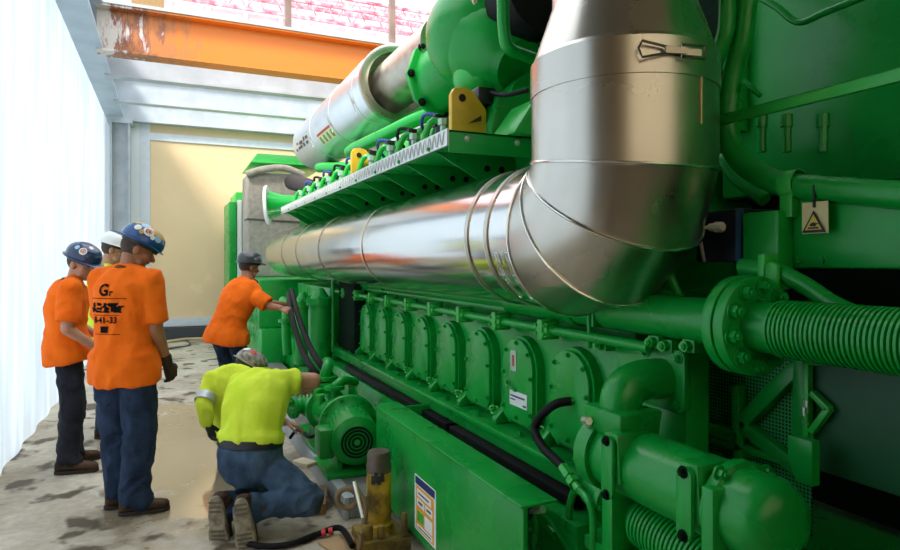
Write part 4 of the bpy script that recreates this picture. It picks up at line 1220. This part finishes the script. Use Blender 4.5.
# cover frame on the far right with a latch
gx2 = thing('cover_door', 'green framed cover with a small bright latch at the right edge', 'cover', (2.02, 1.2, .6))
q0, q1 = P(808, 440, X=2.02), P(905, 350, X=2.02)
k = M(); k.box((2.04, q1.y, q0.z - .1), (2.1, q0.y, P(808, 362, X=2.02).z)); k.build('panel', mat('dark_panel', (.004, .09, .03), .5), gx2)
for a, b_ in (((808, 362), (808, 440)), ((808, 362), (905, 362)), ((812, 392), (830, 410)), ((812, 432), (830, 408))):
    k = M(); k.bar(P(*a, X=2.02), P(*b_, X=2.02), .022, .03, (1, 0, 0)); k.build('frame_bar', GL, gx2, bev=.004)
latch(P(808, 413, X=2.0), (-1, 0, 0), (0, 0, 1), .35).build('latch', ZINC, gx2)
k = M(); q = P(809, 452, X=1.95); k.prism([(-.05, -.02), (-.02, -.10), (.04, -.10), (.04, .05), (-.05, .05)], q, SU, SV, .04)
t = tag(k.build('gusset_plate', G, bev=.006), 'green gusset plate with two bolts behind the oil cooler end', 'bracket')
for dz in (-.01, .03): bolt(t, q + V((0, 0, dz)), (-1, 0, 0), .013, .014, DARK)
# small fittings on the pipe shelf
for i, (px, py, X) in enumerate(((655, 342, 1.74), (668, 346, 1.76), (690, 346, 1.76), (603, 345, 1.76))):
    q = P(px, py, X=X)
    t = thing('pipe_fitting', ['green bolted fitting under the coolant pipe clamp', 'green hex fitting just right of the pipe clamp', 'green fitting with bright plug by the big flange', 'green fitting above the oil cooler elbow, left end'][i], 'fitting', q, 'fittings under the coolant pipe')
    k = M(); k.obox(q + V((.04, 0, 0)), (.06, .05, .10), (1, 0, 0)); k.cyl(q + V((-.03, 0, 0)), q + V((.02, 0, 0)), .022, n=6); k.build('body', G, t, bev=.005)
    bolt(t.children[0], q + V((-.03, 0, 0)), (-1, 0, 0), .014, .014, GL)
ghose([(668, 270), (676, 290), (682, 300)], .018, 'thin dark green stay between elbow and coolant pipe', 1.9, nm='stay_rod')

# ================================================================ people
SKIN = mat('skin', '#a8704f', .5, var=.12, vscale=20)
SKIN2 = mat('ruddy_skin', '#c08a6c', .5, var=.14, vscale=20)
EYE = mat('eye_dark', '#2a1d17', .3)
LIP = mat('lip', '#96584a', .5)
HAIR = mat('dark_hair', '#46362a', .7, bump=.5, bscale=120)
def cloth(name, c, c2=None, bump=.6, bs=13, rough=.85, var=.12): return mat(name, c, rough, var=var, vscale=8, col2=c2, bump=bump, bscale=bs, spec=.2)
ORANGE = cloth('orange_jersey', '#ff7414', '#f5680c')
HIVIS = cloth('lime_jersey', '#e0ef48', '#cfe636')
JEAN = cloth('dark_denim', '#2d3d57', '#1f2b40', bs=30)
JEAN2 = cloth('faded_denim', '#4a6078', '#2c3d52', bs=30)
BPANT = cloth('black_trousers', '#2b2d36', '#1c1e26', bs=30)
LEATH = cloth('brown_leather', '#5a4231', '#36261b', bs=40, rough=.6, var=.3)
SOLE = mat('pale_sole', '#a79a84', .85, col2='#6f6453', vscale=18, bump=.5, bscale=45)
DSOLE = mat('dark_sole', '#2d251f', .8)
BELT = mat('black_belt', '#17151a', .45)
GLOVE = mat('brown_glove', '#3b2420', .75, var=.3, bump=.3)
SILV = mat('silver_tape', '#c8ccd0', .35, .5)


def remesh(name, k, mats, vox, it=4, disp=0., dsc=9., parent=None, stretch=(1, 1, 1), seed=0, fac=.5, keep=None):
    me = k.mesh('tmp', mats, smooth=0)
    o = bpy.data.objects.new('tmp', me); COL.objects.link(o)
    m1 = o.modifiers.new('r', 'REMESH'); m1.mode = 'VOXEL'; m1.voxel_size = vox
    m2 = o.modifiers.new('s', 'SMOOTH'); m2.factor = fac; m2.iterations = it
    dg = bpy.context.evaluated_depsgraph_get(); dg.update()
    r = bpy.data.meshes.new_from_object(o.evaluated_get(dg))
    bpy.data.objects.remove(o); bpy.data.meshes.remove(me)
    r.name = name
    if disp:
        ns = [v.normal.copy() for v in r.vertices]
        for v, n in zip(r.vertices, ns):
            q = V((v.co.x * stretch[0], v.co.y * stretch[1], v.co.z * stretch[2])) * dsc + V((seed, seed * 2.3, 0))
            a = noise.noise(q + V((0, 0, 1)) * noise.noise(q * .6) * 1.2)
            g_ = 1 if keep is None else min(1, max(0, ((v.co - keep).length - .14) / .16))
            v.co += n * disp * (1 - 2.2 * abs(a)) * g_
    r.materials.clear()
    for m_ in (mats if isinstance(mats, (list, tuple)) else [mats]): r.materials.append(m_)
    r.shade_smooth()
    return link(name, r, parent)


def hand(k, w, d, n, right=True, curl=.6, g=0., sc=1.):
    w, d, n = V(w), V(d).normalized(), V(n)
    n = (n - d * n.dot(d)).normalized()
    t = d.cross(n) * (1 if right else -1)
    L = [.070, .078, .073, .058]
    for i in range(4):
        off = (.033 - .0215 * i) * sc
        kn = w + d * (.088 - .004 * abs(i - 1)) * sc + t * off
        k.cap(w + d * .012 * sc + t * off * .62, kn, .0135 * sc + g, .0115 * sc + g, 10)
        p, a = kn, curl * .6
        for j, f in enumerate((.45, .31, .24)):
            dr = d * cos(a) + n * sin(a) + t * (.05 * (1.5 - i))
            q = p + dr.normalized() * L[i] * f * sc
            k.cap(p, q, (.0092 - .0008 * j) * sc + g, (.0086 - .0008 * j) * sc + g, 10)
            p = q; a += curl
    p = w + d * .022 * sc + t * .022 * sc
    for dr, l, r in ((t * .72 + d * .62 + n * .30, .044, .0125), (t * .40 + d * .85 + n * .40, .033, .0105), (t * .15 + d * .9 + n * .5, .026, .0095)):
        q = p + dr.normalized() * l * sc
        k.cap(p, q, r * sc + g, (r - .0015) * sc + g, 10); p = q


TST = [(-.17, .128, .10), (-.05, .165, .118), (.06, .170, .122), (.2, .162, .118), (.36, .152, .113), (.6, .172, .124), (.8, .182, .124), (.92, .15, .10), (1.0, .085, .075)]


def tpos(J, t):
    H, N, C = J['H'], J['n'], J['c']
    if t < 0: return H + (C - H) * 2 * t
    return H * (1 - t) ** 2 + C * 2 * t * (1 - t) + N * t * t


def torso(k, J, e=0., t0=-1, t1=2, bw=1., ex=(), n=22):
    ha = (J['hr'] - J['hl']).normalized(); sa = (J['sr'] - J['sl']).normalized()
    R = []
    st = [s for s in TST if t0 <= s[0] <= t1]
    if ex: st = list(ex) + [s for s in st if s[0] > ex[-1][0]]
    for t, wd, dp in st:
        c = tpos(J, t)
        tg = (tpos(J, t + .02) - tpos(J, t - .02)).normalized()
        la = ha.lerp(sa, min(max(t, 0), 1)); la = (la - tg * la.dot(tg)).normalized()
        da = la.cross(tg) * -1
        R.append([c + la * ((wd * bw + e) * cos(2 * pi * j / n)) + da * ((dp * bw + e) * sin(2 * pi * j / n)) for j in range(n)])
    k.rings(R)
    return R


def head(k, c, f, u, s=1.):
    f = V(f).normalized(); u = V(u); u = (u - f * u.dot(f)).normalized(); r = f.cross(u)
    B = (r, f, u)
    at = lambda x, y, z: c + (r * x + f * y + u * z) * s
    q = lambda *a: tuple(i * s for i in a)
    k.sph(at(0, -.012, .03), q(.077, .096, .094), 20, 14, B)
    k.sph(at(0, .022, -.035), q(.060, .074, .082), 18, 12, B)
    k.sph(at(0, .062, -.092), q(.030, .028, .024), 12, 8, B)
    k.cap(at(-.034, .040, -.075), at(.034, .040, -.075), .030 * s, .030 * s)
    k.cap(at(0, .088, .008), at(0, .112, -.030), .009 * s, .015 * s)
    k.cap(at(-.030, .078, .026), at(.030, .078, .026), .014 * s, .014 * s)
    for x in (-1, 1):
        k.sph(at(.078 * x, -.012, -.010), q(.011, .022, .034), 12, 8, B)
        k.sph(at(.040 * x, .058, -.020), q(.022, .022, .022), 12, 8, B)
        k.sph(at(.031 * x, .078, .008), q(.013, .012, .010), 10, 8, B)
    k.sph(at(0, .088, -.056), q(.024, .012, .010), 12, 8, B)
    return B, at


def hard_hat(c, B, m, par, tilt=0., s=1., label=None):
    r, f, u = B
    f2 = (f * cos(tilt) + u * sin(tilt)).normalized(); u2 = r.cross(f2)
    o = c + u * .052 * s
    N = 40
    def rg(z, sc, out=0., pk=0.):
        R = []
        for j in range(N):
            a = 2 * pi * j / N
            fx = max(0, sin(a)) ** 3
            R.append(o + r * ((.112 * sc + out) * s * cos(a)) + f2 * ((.138 * sc + out + pk * fx) * s * sin(a)) + u2 * ((z - .018 * fx * (pk > 0)) * s))
        return R
    k = M()
    k.rings([rg(.004, .94), rg(.0, 1.0), rg(.03, .995), rg(.055, .95), rg(.08, .84), rg(.10, .66), rg(.112, .42), rg(.117, .18), rg(.118, .02)])
    for x in (-.028, 0, .028):
        pts = []
        for i in range(13):
            a = radians(20 + 140 * i / 12)
            pts.append(o + r * (x * s) + f2 * (.125 * cos(a) * s) + u2 * ((.116 * sin(a) ** .8 - abs(x) * .12) * s))
        k.tube(pts, .007 * s, 8)
    h = k.build('hard_hat', m, par, smooth=50)
    k = M(); k.rings([rg(.002, 1.0), rg(-.004, 1.0, .016, .042), rg(-.010, 1.0, .015, .041), rg(-.006, .98)]); k.build('brim', m, h, smooth=50)
    k = M(); k.rings([rg(-.03, .86), rg(-.002, .90)]); k.build('headband', BLKP, h)
    if label: h['label'] = label
    return h, o, f2, u2, r


def bvh_of(o):
    me = o.data; off = o.matrix_basis.translation if False else V((0, 0, 0))
    return BVHTree.FromPolygons([v.co for v in me.vertices], [list(p.vertices) for p in me.polygons])


def proj(b, p, d, off):
    h = b.ray_cast(p, d)
    if h[0] is None: return None
    n = h[1]
    if n.dot(d) > 0: n = -n
    return h[0] + n * off


def decal(name, me_or_polys, b, C, u, v, d, m, par, off=.003):
    k = M()
    if isinstance(me_or_polys, list): src = me_or_polys
    else:
        src = [[(me_or_polys.vertices[i].co.x, me_or_polys.vertices[i].co.y) for i in p.vertices] for p in me_or_polys.polygons]
    for poly in src:
        pts = [proj(b, C + u * x + v * y - d * .5, d, off) for x, y in poly]
        if all(q is not None for q in pts): k.add(pts, [list(range(len(pts)))])
    if k.v:
        return k.build(name, m, par, smooth=0)


def quads(x0, x1, y0, y1, nx=6, ny=3, f=None):
    out = []
    for i in range(nx):
        for j in range(ny):
            q = [(x0 + (x1 - x0) * (i + a) / nx, y0 + (y1 - y0) * (j + b) / ny) for a, b in ((0, 0), (1, 0), (1, 1), (0, 1))]
            if f is None or f(sum(a for a, _ in q) / 4, sum(b for _, b in q) / 4): out.append(q)
    return out


TRD = mat('muddy_tread', '#6b604f', .9)


def boot(nm, ank, toe, down, par, m, ms, sh, lab=None, sc=1.):
    """ank: ankle joint; toe: direction of the foot; down: sole normal; sh: point up the shin"""
    ank, f, dn = V(ank), V(toe).normalized(), V(down)
    dn = (dn - f * dn.dot(f)).normalized(); r = f.cross(dn)
    k = M()
    R = []
    for y, hw, top in ((-.082, .026, .06), (-.07, .036, .085), (-.03, .041, .10), (.03, .042, .085), (.09, .047, .060), (.14, .050, .050), (.185, .043, .042), (.205, .026, .028)):
        c = ank + f * y * sc + dn * .075 * sc
        hw *= sc; top *= sc
        R.append([c + r * (hw * math.copysign(abs(cos(a)) ** .6, cos(a))) - dn * (top * (.5 + .5 * math.copysign(abs(sin(a)) ** .7, sin(a)))) for a in [2 * pi * j / 16 for j in range(16)]])
    k.rings(R)
    k.cap(ank - f * .012 + dn * .01, ank + (V(sh) - ank).normalized() * .13, .052, .060)
    b = remesh(nm, k, m, .008, 3, .002, 25, par)
    if lab: b['label'] = lab
    k = M()
    rings = []
    for off in (.072, .098):
        o_ = []
        for j in range(28):
            a = 2 * pi * j / 28
            y = .06 + .150 * math.copysign(abs(sin(a)) ** .75, sin(a))
            wd = (.041 + .011 * max(0, min(1, (y + .02) / .15))) * (.82 if off > .09 and y > .045 and y < .075 else 1)
            o_.append(ank + f * y * sc + r * (wd * sc * math.copysign(abs(cos(a)) ** .7, cos(a))) + dn * off * sc)
        rings.append(o_)
    k.rings(rings)
    k.build('sole', ms, b, bev=.004)
    if ms is SOLE:
        for y, l in [(.085 + i * .022, .068) for i in range(5)] + [(-.065 + i * .024, .058) for i in range(3)]:
            k = M(); c = ank + f * (y * sc) + dn * .100 * sc; k.obox(c, (l * sc, .010, .006), dn, f); k.build('tread_bar', TRD, b)
    return b


def person(name, label, base, J, shirt, pants, bootm, solem, skin=SKIN, sleeve=.62, arm=1., collar=True, seat=0., bw=1., loose=.018, hatm=None, hattilt=0., hatlabel=None, hands=True, curl=.5, hem=-.10, seed=0, hair=True, glovem=None, legs=1., long=False, wr=.010, bs=1., hatback=False):
    J = {k_: V(v_) for k_, v_ in J.items()}
    J['H'] = (J['hr'] + J['hl']) / 2
    J.setdefault('c', (J['H'] + J['n']) / 2)
    t = thing(name, label, 'person', base, None)
    k = M()
    torso(k, J, -.004, bw=bw)
    for s in 'lr':
        S_, E, W_ = J['s' + s], J['e' + s], J['w' + s]
        k.sph(S_, .062); k.cap(J['n'] - (J['n'] - S_) * .2, S_, .055, .055)
        k.cap(S_, E, .052 * arm, .043 * arm); k.cap(E, W_, .044 * arm, .029)
        hd = J.get('d' + s, W_ - E); pn = J.get('p' + s, J['n'] - W_)
        hand(k, W_, hd, pn, s == 'r', curl, 0., 1.)
        k.cap(J['h' + s], J['k' + s], .082, .056); k.cap(J['k' + s], J['a' + s], .056, .038)
        k.cap(J['a' + s], J['a' + s] + V(J['t' + s]).normalized() * .06, .034, .026)
    hf, hu = V(J['hf']), V(J['hu'])
    B, at = head(k, J['hc'], hf, hu)
    k.cap(J['n'] + (J['H'] - J['n']).normalized() * .04, J['hc'] - B[2] * .055 - B[1] * .022, .060, .055)
    body = remesh('body', k, [skin, EYE, LIP], .0055, 3, parent=t)
    eyes = [at(.031, .088, .006), at(-.031, .088, .006)]; lip = at(0, .097, -.056)
    ebr = [at(.031, .092, .026), at(-.031, .092, .026)]
    for p in body.data.polygons:
        c = p.center
        if any((c - e).length < .0105 for e in eyes): p.material_index = 1
        elif abs((c - lip).dot(B[0])) < .024 and abs((c - lip).dot(B[2])) < .0075 and (c - lip).length < .03: p.material_index = 2
        elif any(abs((c - e).dot(B[0])) < .018 and abs((c - e).dot(B[2])) < .004 and (c - e).length < .025 for e in ebr): p.material_index = 1
    if hair:
        k = M(); k.sph(at(0, -.024, .022), (.0795, .090, .088), 20, 14, B); k.sph(at(0, -.050, -.012), (.060, .050, .036), 16, 10, B)
        remesh('hair', k, HAIR, .008, 3, .002, 60, t)
    # shirt
    k = M()
    torso(k, J, loose, t0=hem, bw=bw, ex=[(hem, .205, .155), (-.04, .208, .152), (.08, .195, .142)] if hem < 0 else [(hem, .172, .125), (hem + .06, .174, .128)])
    for s in 'lr':
        S_, E, W_ = J['s' + s], J['e' + s], J['w' + s]
        k.sph(S_, .080); k.cap(J['n'] - (J['n'] - S_) * .12, S_, .066, .074)
        e_ = S_ + (E - S_) * sleeve
        if long:
            k.cap(S_, E, .076, .062); k.cap(E, E + (W_ - E) * .9, .062, .046)
        else:
            k.cyl(S_, e_, .074, .074 + .008, 20)
    sh = remesh('shirt', k, shirt, .011, 4, wr, 6.5, t, (1.2, 1.2, .75), seed)
    k = M()
    for i in range(3):
        pass
    # collar
    nd = (J['hc'] - J['n']).normalized()
    k = M(); collar and k.lathe(J['n'] - nd * .005, nd, [(0, .088), (.02, .078), (.025, .070), (.012, .070), (0, .08)], 28, close=True); collar and k.build('collar', mat_dark(shirt), t)
    # trousers
    k = M()
    torso(k, J, .010 + seat, t1=.14 if hem < .05 else .30, bw=bw)
    for s in 'lr':
        Hh, K, A = J['h' + s], J['k' + s], J['a' + s]
        k.cap(Hh + (K - Hh) * .10, K, .090 * legs, .080 * legs); k.cap(K, A + (K - A) * .05, .078 * legs, (.072 if seat == 0 else .056) * legs); k.cap(A + (K - A) * .12, A + V(J['t' + s]).normalized() * .03 + (A - K).normalized() * .005, .072 * legs, .066 * legs)
    remesh('trousers', k, pants, .012, 3, .013, 8, t, (1.2, 1.2, 1.1), seed + 5, keep=J['H'])
    for s in 'lr':
        boot('boot', J['a' + s], J['t' + s], J.get('sd' + s, V((0, 0, -1))), t, bootm, solem, J['k' + s], sc=bs)
    h = None
    if hatm:
        h = hard_hat(J['hc'], (-B[0], -B[1], B[2]) if hatback else B, hatm, t, hattilt, label=hatlabel)
    if glovem:
        for s in 'lr':
            k = M(); hand(k, J['w' + s], J.get('d' + s, J['w' + s] - J['e' + s]), J.get('p' + s, J['n'] - J['w' + s]), s == 'r', curl, .004, 1.)
            k.cap(J['w' + s] + (J['e' + s] - J['w' + s]).normalized() * .05, J['w' + s], .042, .034)
            remesh('glove', k, glovem, .0055, 2, .001, 40, t)
    return t, body, sh, h, B, at, J


_md = {}


def mat_dark(m):
    if m.name not in _md:
        c = {'orange_jersey': '#7a3a14', 'lime_jersey': '#b9cf20'}.get(m.name, '#333333')
        _md[m.name] = cloth(m.name + '_collar', c)
    return _md[m.name]


def local(base, fwd):
    f = V((fwd[0], fwd[1], 0)).normalized(); r = V((f.y, -f.x, 0)); b = V(base)
    return (lambda x, y, z: b + r * x + f * y + V((0, 0, z))), r, f


NAVY = mat('navy_hat', '#1c2f55', .25, coat=.4)
BLUEH = mat('blue_hat', '#1e4d86', .25, coat=.4)
WHH = mat('white_hat', '#e8e8e4', .3, coat=.3)
DKH = mat('dark_hat', '#3c3f42', .3, coat=.3)
CAMO = mat('patterned_hat', '#b8b2a4', .4, col2='#5c5142', vscale=30)
STK = [mat('sticker_' + n_, c_, .4) for n_, c_ in (('white', '#e9e6dd'), ('red', '#c9402c'), ('gold', '#c99a4a'), ('pale_blue', '#9dc0dc'), ('teal', '#2f7f96'))]


def stickers(h, spec):
    hat, o, f, u, r = h
    b = bvh_of(hat)
    for az, el, sz, mi in spec:
        d = (f * cos(radians(az)) + r * sin(radians(az))) * cos(radians(el)) + u * sin(radians(el))
        uu = d.cross(V((0, 0, 1))); uu = (uu if uu.length > .1 else V((1, 0, 0))).normalized(); vv = uu.cross(d).normalized()
        n = 14
        # ring of quads so the patch follows the dome
        src = []
        for q in range(3):
            r0, r1 = sz * q / 3, sz * (q + 1) / 3
            for j in range(n):
                a, c = 2 * pi * j / n, 2 * pi * (j + 1) / n
                src.append([(r0 * cos(a), r0 * sin(a)), (r1 * cos(a), r1 * sin(a)), (r1 * cos(c), r1 * sin(c)), (r0 * cos(c), r0 * sin(c))])
        decal('sticker', src, b, o + u * .03, uu, vv, -d, STK[mi], hat, .0025)


# ---- 1: standing worker in the middle, orange shirt with printed back
b1 = P(124, 511, Z=0)
W1, r1, f1 = local(b1, (.577, .816))
hd1 = (f1 * cos(radians(48)) + r1 * sin(radians(48)))
J1 = dict(hl=W1(-.10, 0, .96), hr=W1(.10, 0, .96), kl=W1(-.095, .05, .52), kr=W1(.10, .02, .52), al=W1(-.075, .05, .10), ar=W1(.095, -.03, .10),
          tl=f1 * .75 + r1 * .7, tr=f1 * .55 + r1 * .85, n=W1(-.01, .05, 1.53), c=W1(0, -.02, 1.24), sl=W1(-.185, .03, 1.475), sr=W1(.165, .04, 1.475),
          el=W1(-.24, .12, 1.20), wl=W1(-.14, .33, 1.10), er=W1(.185, .05, 1.16), wr=W1(.19, .17, .92),
          hc=W1(.02, .105, 1.675), hf=hd1 * .92 + V((0, 0, -.42)), hu=(0, 0, 1), pr=-r1 + f1 * .3, pl=V((0, 0, -1)))
T1, body1, sh1, h1, B1, at1, _ = person('person', 'worker standing with his back turned, orange shirt with black printing, blue stickered hard hat', b1, J1, ORANGE, JEAN, LEATH, DSOLE, hatm=BLUEH, hattilt=.10, hatback=True, glovem=GLOVE, bw=1.0, arm=1.2, seed=2, hem=-.24, sleeve=.85, loose=.022, legs=1.2)
stickers(h1, [(-88, 26, .034, 0), (-88, 26, .022, 1), (-115, 42, .04, 2), (-128, 16, .024, 3), (-60, 48, .03, 3), (-150, 35, .035, 2), (-48, 20, .022, 0), (-95, 60, .03, 2), (-175, 25, .03, 4), (-20, 40, .026, 2), (-68, 12, .016, 2), (-108, 12, .016, 0)])
bv = bvh_of(sh1)
BC = W1(-.025, 0, 1.33)
INK = mat('black_print', (.006, .006, .007), .9, spec=.1)
def bk(nm, src, x, y): return decal(nm, src, bv, BC + r1 * x + V((0, 0, y)), r1, V((0, 0, 1)), f1, INK, sh1, .004)
bk('back_logo', text_mesh('G', .10, .03), -.015, .085); bk('back_logo', text_mesh('r', .06, .03), .038, .072)
bk('thin_line', quads(-.13, .13, .0, .004, 10, 1), 0, .035)
bk('machine_print', quads(-.115, .12, -.03, .03, 30, 10, lambda x, y: noise.noise(V((x * 38, y * 45, 3))) > -.12 and (abs(x) < .10 or y < .01)), 0, -.02)
bk('thin_line', quads(-.10, .10, .0, .003, 10, 1), 0, -.068)
bk('back_number', text_mesh('8-41-33', .055, .03), 0, -.098)
bk('back_mark', quads(-.026, .026, -.02, .02, 4, 4), -.0, -.155)
bk('thin_line', quads(-.09, .09, .0, .003, 10, 1), .01, -.185)

# ---- 2: worker at the left
b2 = P(68, 469, Z=0)
W2, r2, f2 = local(b2, (.98, .10))
J2 = dict(hl=W2(-.10, 0, .92), hr=W2(.10, 0, .92), kl=W2(-.12, .04, .5), kr=W2(.12, .03, .5), al=W2(-.14, .02, .10), ar=W2(.12, -.0, .10), tl=f2 - r2 * .2, tr=f2 + r2 * .2,
          n=W2(0, .03, 1.43), c=W2(0, -.04, 1.18), sl=W2(-.2, .03, 1.39), sr=W2(.2, .02, 1.39), el=W2(-.25, .04, 1.1), wl=W2(-.2, .22, .98), er=W2(.25, .0, 1.1), wr=W2(.20, .18, .95),
          hc=W2(.01, .09, 1.575), hf=f2 * .75 + r2 * .60 + V((0, 0, -.28)), hu=(0, 0, 1), pr=-r2, pl=r2)
T2, _, _, h2, *_ = person('person', 'worker at far left in orange shirt, navy hard hat with red sticker and dark trousers', b2, J2, ORANGE, BPANT, LEATH, DSOLE, skin=SKIN2, hatm=NAVY, hattilt=-.1, bw=1.05, seed=9, hem=-.16, sleeve=.8)
stickers(h2, [(62, 22, .028, 0), (62, 22, .020, 1), (95, 30, .018, 3), (30, 45, .016, 0)])

# ---- 3: worker behind in the white hat
dd = 5.75
b3 = P(107, 300, d=dd); b3.z = 0
W3, r3, f3 = local(b3, (.97, -.05))
J3 = dict(hl=W3(-.10, 0, .96), hr=W3(.10, 0, .96), kl=W3(-.12, .04, .52), kr=W3(.12, .03, .52), al=W3(-.14, .02, .10), ar=W3(.12, -.0, .10), tl=f3 - r3 * .2, tr=f3 + r3 * .2,
          n=W3(0, .0, 1.52), c=W3(0, -.04, 1.24), sl=W3(-.2, .0, 1.475), sr=W3(.2, .0, 1.475), el=W3(-.25, .03, 1.18), wl=W3(-.2, .2, 1.04), er=W3(.25, .03, 1.18), wr=W3(.2, .2, 1.04),
          hc=W3(.0, .06, 1.70), hf=f3 * .95 + V((0, 0, -.25)), hu=(0, 0, 1), pr=-r3, pl=r3)
person('person', 'worker in white hard hat and lime shirt, mostly hidden behind the printed orange shirt', b3, J3, HIVIS, JEAN, LEATH, DSOLE, skin=SKIN2, hatm=WHH, hattilt=-.05, seed=14, hem=-.14)

# ---- 4: worker leaning into the engine
d4 = 6.4
b4 = P(224, 300, d=d4); b4.z = 0
W4, r4, f4 = local(b4, (.77, .64))
def Q(px, py, d): return P(px, py, d=d)
hm = Q(227, 336, d4)
J4 = dict(hl=hm - r4 * .10, hr=hm + r4 * .10, kl=W4(-.14, .22, .42), kr=W4(.16, .16, .42), al=W4(-.16, .0, .10), ar=W4(.18, -.14, .10), tl=f4, tr=f4 + r4 * .3,
          n=Q(250, 283, d4 + .15), c=Q(229, 308, d4 - .02), sl=Q(240, 292, d4 + .34), sr=Q(259, 299, d4 - .04), el=Q(266, 303, d4 + .5), wl=Q(288, 305, d4 + .65), er=Q(270, 306.5, d4 - .05), wr=Q(281, 308, d4 - .12),
          hc=Q(249, 267, d4 + .24), hf=f4 * .9 + r4 * .25 + V((0, 0, -.15)), hu=(0, 0, 1), dr=Q(289, 311, d4 - .16) - Q(281, 308, d4 - .12), pr=V((0, 0, -1)) + f4 * .6, pl=V((0, 0, -1)))
T4, _, _, h4, *_ = person('person', 'worker in plain orange shirt and dark hard hat leaning in towards the engine', b4, J4, ORANGE, JEAN, LEATH, DSOLE, skin=SKIN, hatm=DKH, hattilt=.1, bw=1.12, seed=21, hem=-.10, sleeve=.75, loose=.026, curl=.7)

# ---- 5: kneeling worker in the lime T-shirt, seen from behind
b5 = P(243, 541, Z=0)
W5, r5, f5 = local(b5, (.77, .63))
ux = V((CT, -ST, 0)); uz = V((ST, CT, 0))
hm5 = Q(250, 462, 3.80)
lat = (ux * .93 - uz * .36).normalized()
J5 = dict(hl=hm5 - lat * .105, hr=hm5 + lat * .105, kl=Q(262, 494, 4.15), kr=Q(309, 500, 3.72), al=Q(224, 505, 3.68), ar=Q(246, 508, 3.58),
          tl=V((0, 0, -1)) + uz * .12 + ux * .05, tr=V((0, 0, -1)) + uz * .10 + ux * .1, sdl=-uz - ux * .05, sdr=-uz + ux * .12,
          n=Q(262, 380, 4.02), c=Q(249, 416, 3.76), sl=Q(240, 386, 4.08), sr=Q(283, 382, 3.95), er=Q(313, 381, 4.05), wr=Q(309, 388, 4.30), el=Q(243, 410, 4.3), wl=Q(285, 422, 4.38),
          hc=Q(268, 396, 4.25), hf=uz * .6 + ux * .3 + V((0, 0, -.75)), hu=V((0, 0, .6)) + uz * .7, pr=V((0, 0, -1)), pl=V((0, 0, -1)))
T5, body5, sh5, _, _, _, JJ = person('person', 'kneeling worker seen from behind in plain lime T-shirt, faded jeans and muddy boots', b5, J5, HIVIS, JEAN2, LEATH, SOLE, skin=SKIN2, bw=1.06, seed=33, hem=.24, sleeve=.45, loose=.026, legs=1.1, bs=1.16, wr=.013, arm=1.25, seat=.02)
k = M(); R = torso(M(), JJ, .042, bw=1.06, ex=[(.20, .160, .117), (.235, .158, .117), (.265, .156, .116)], t1=.266)
k.rings(R[:3]); k.build('belt', BELT, T5)

# ---- 6: crouching worker with silver striped sleeves behind
d6 = 4.75
b6 = P(225, 300, d=d6); b6.z = 0
hm6 = Q(236, 428, d6 + .15)
lat6 = (ux * .80 - uz * .60).normalized()
J6 = dict(hl=hm6 - lat6 * .10, hr=hm6 + lat6 * .10, kl=Q(238, 446, d6 + .35), kr=Q(258, 446, d6 + .12), al=Q(229, 452, d6 + .15), ar=Q(246, 452, d6 + .0), tl=V((0, 0, -1)) + uz * .1, tr=V((0, 0, -1)) + uz * .1, sdl=-uz, sdr=-uz,
          n=Q(237, 371, d6 + .16), c=Q(226, 397, d6 + .05), sl=Q(214, 380, d6 + .08), sr=Q(252, 381, d6 + .02), el=Q(203, 404, d6 - .08), wl=Q(208, 424, d6 - .12), er=Q(270, 397, d6 + .1), wr=Q(285, 402, d6 + .3),
          hc=Q(247, 370, d6 + .34), hf=ux * .75 + uz * .45 + V((0, 0, -.55)), hu=V((0, 0, 1)), dl=V((0, 0, -1)) + ux * .35, pl=ux, pr=V((0, 0, -1)))
T6, _, sh6, h6, _, _, JJ6 = person('person', 'crouching worker in long sleeved lime jacket with silver stripes and patterned hard hat', b6, J6, HIVIS, JEAN, LEATH, DSOLE, skin=SKIN, hatm=CAMO, hattilt=-.05, bw=.96, seed=41, hem=-.05, loose=.03, collar=False, long=True, glovem=mat('black_glove', '#191a1f', .7))
for s in 'lr':
    e, w_ = JJ6['e' + s], JJ6['w' + s]; s0 = JJ6['s' + s]
    k = M(); a = e + (s0 - e) * .22; dn_ = (e - s0).normalized(); k.lathe(a, dn_, [(-.03, .071), (-.03, .076), (.03, .075), (.03, .069)], 24, close=True)
    k.build('silver_band', SILV, T6)
stickers(h6, [(-150, 35, .03, 4), (170, 30, .028, 0), (130, 35, .026, 1), (-120, 20, .02, 0)])
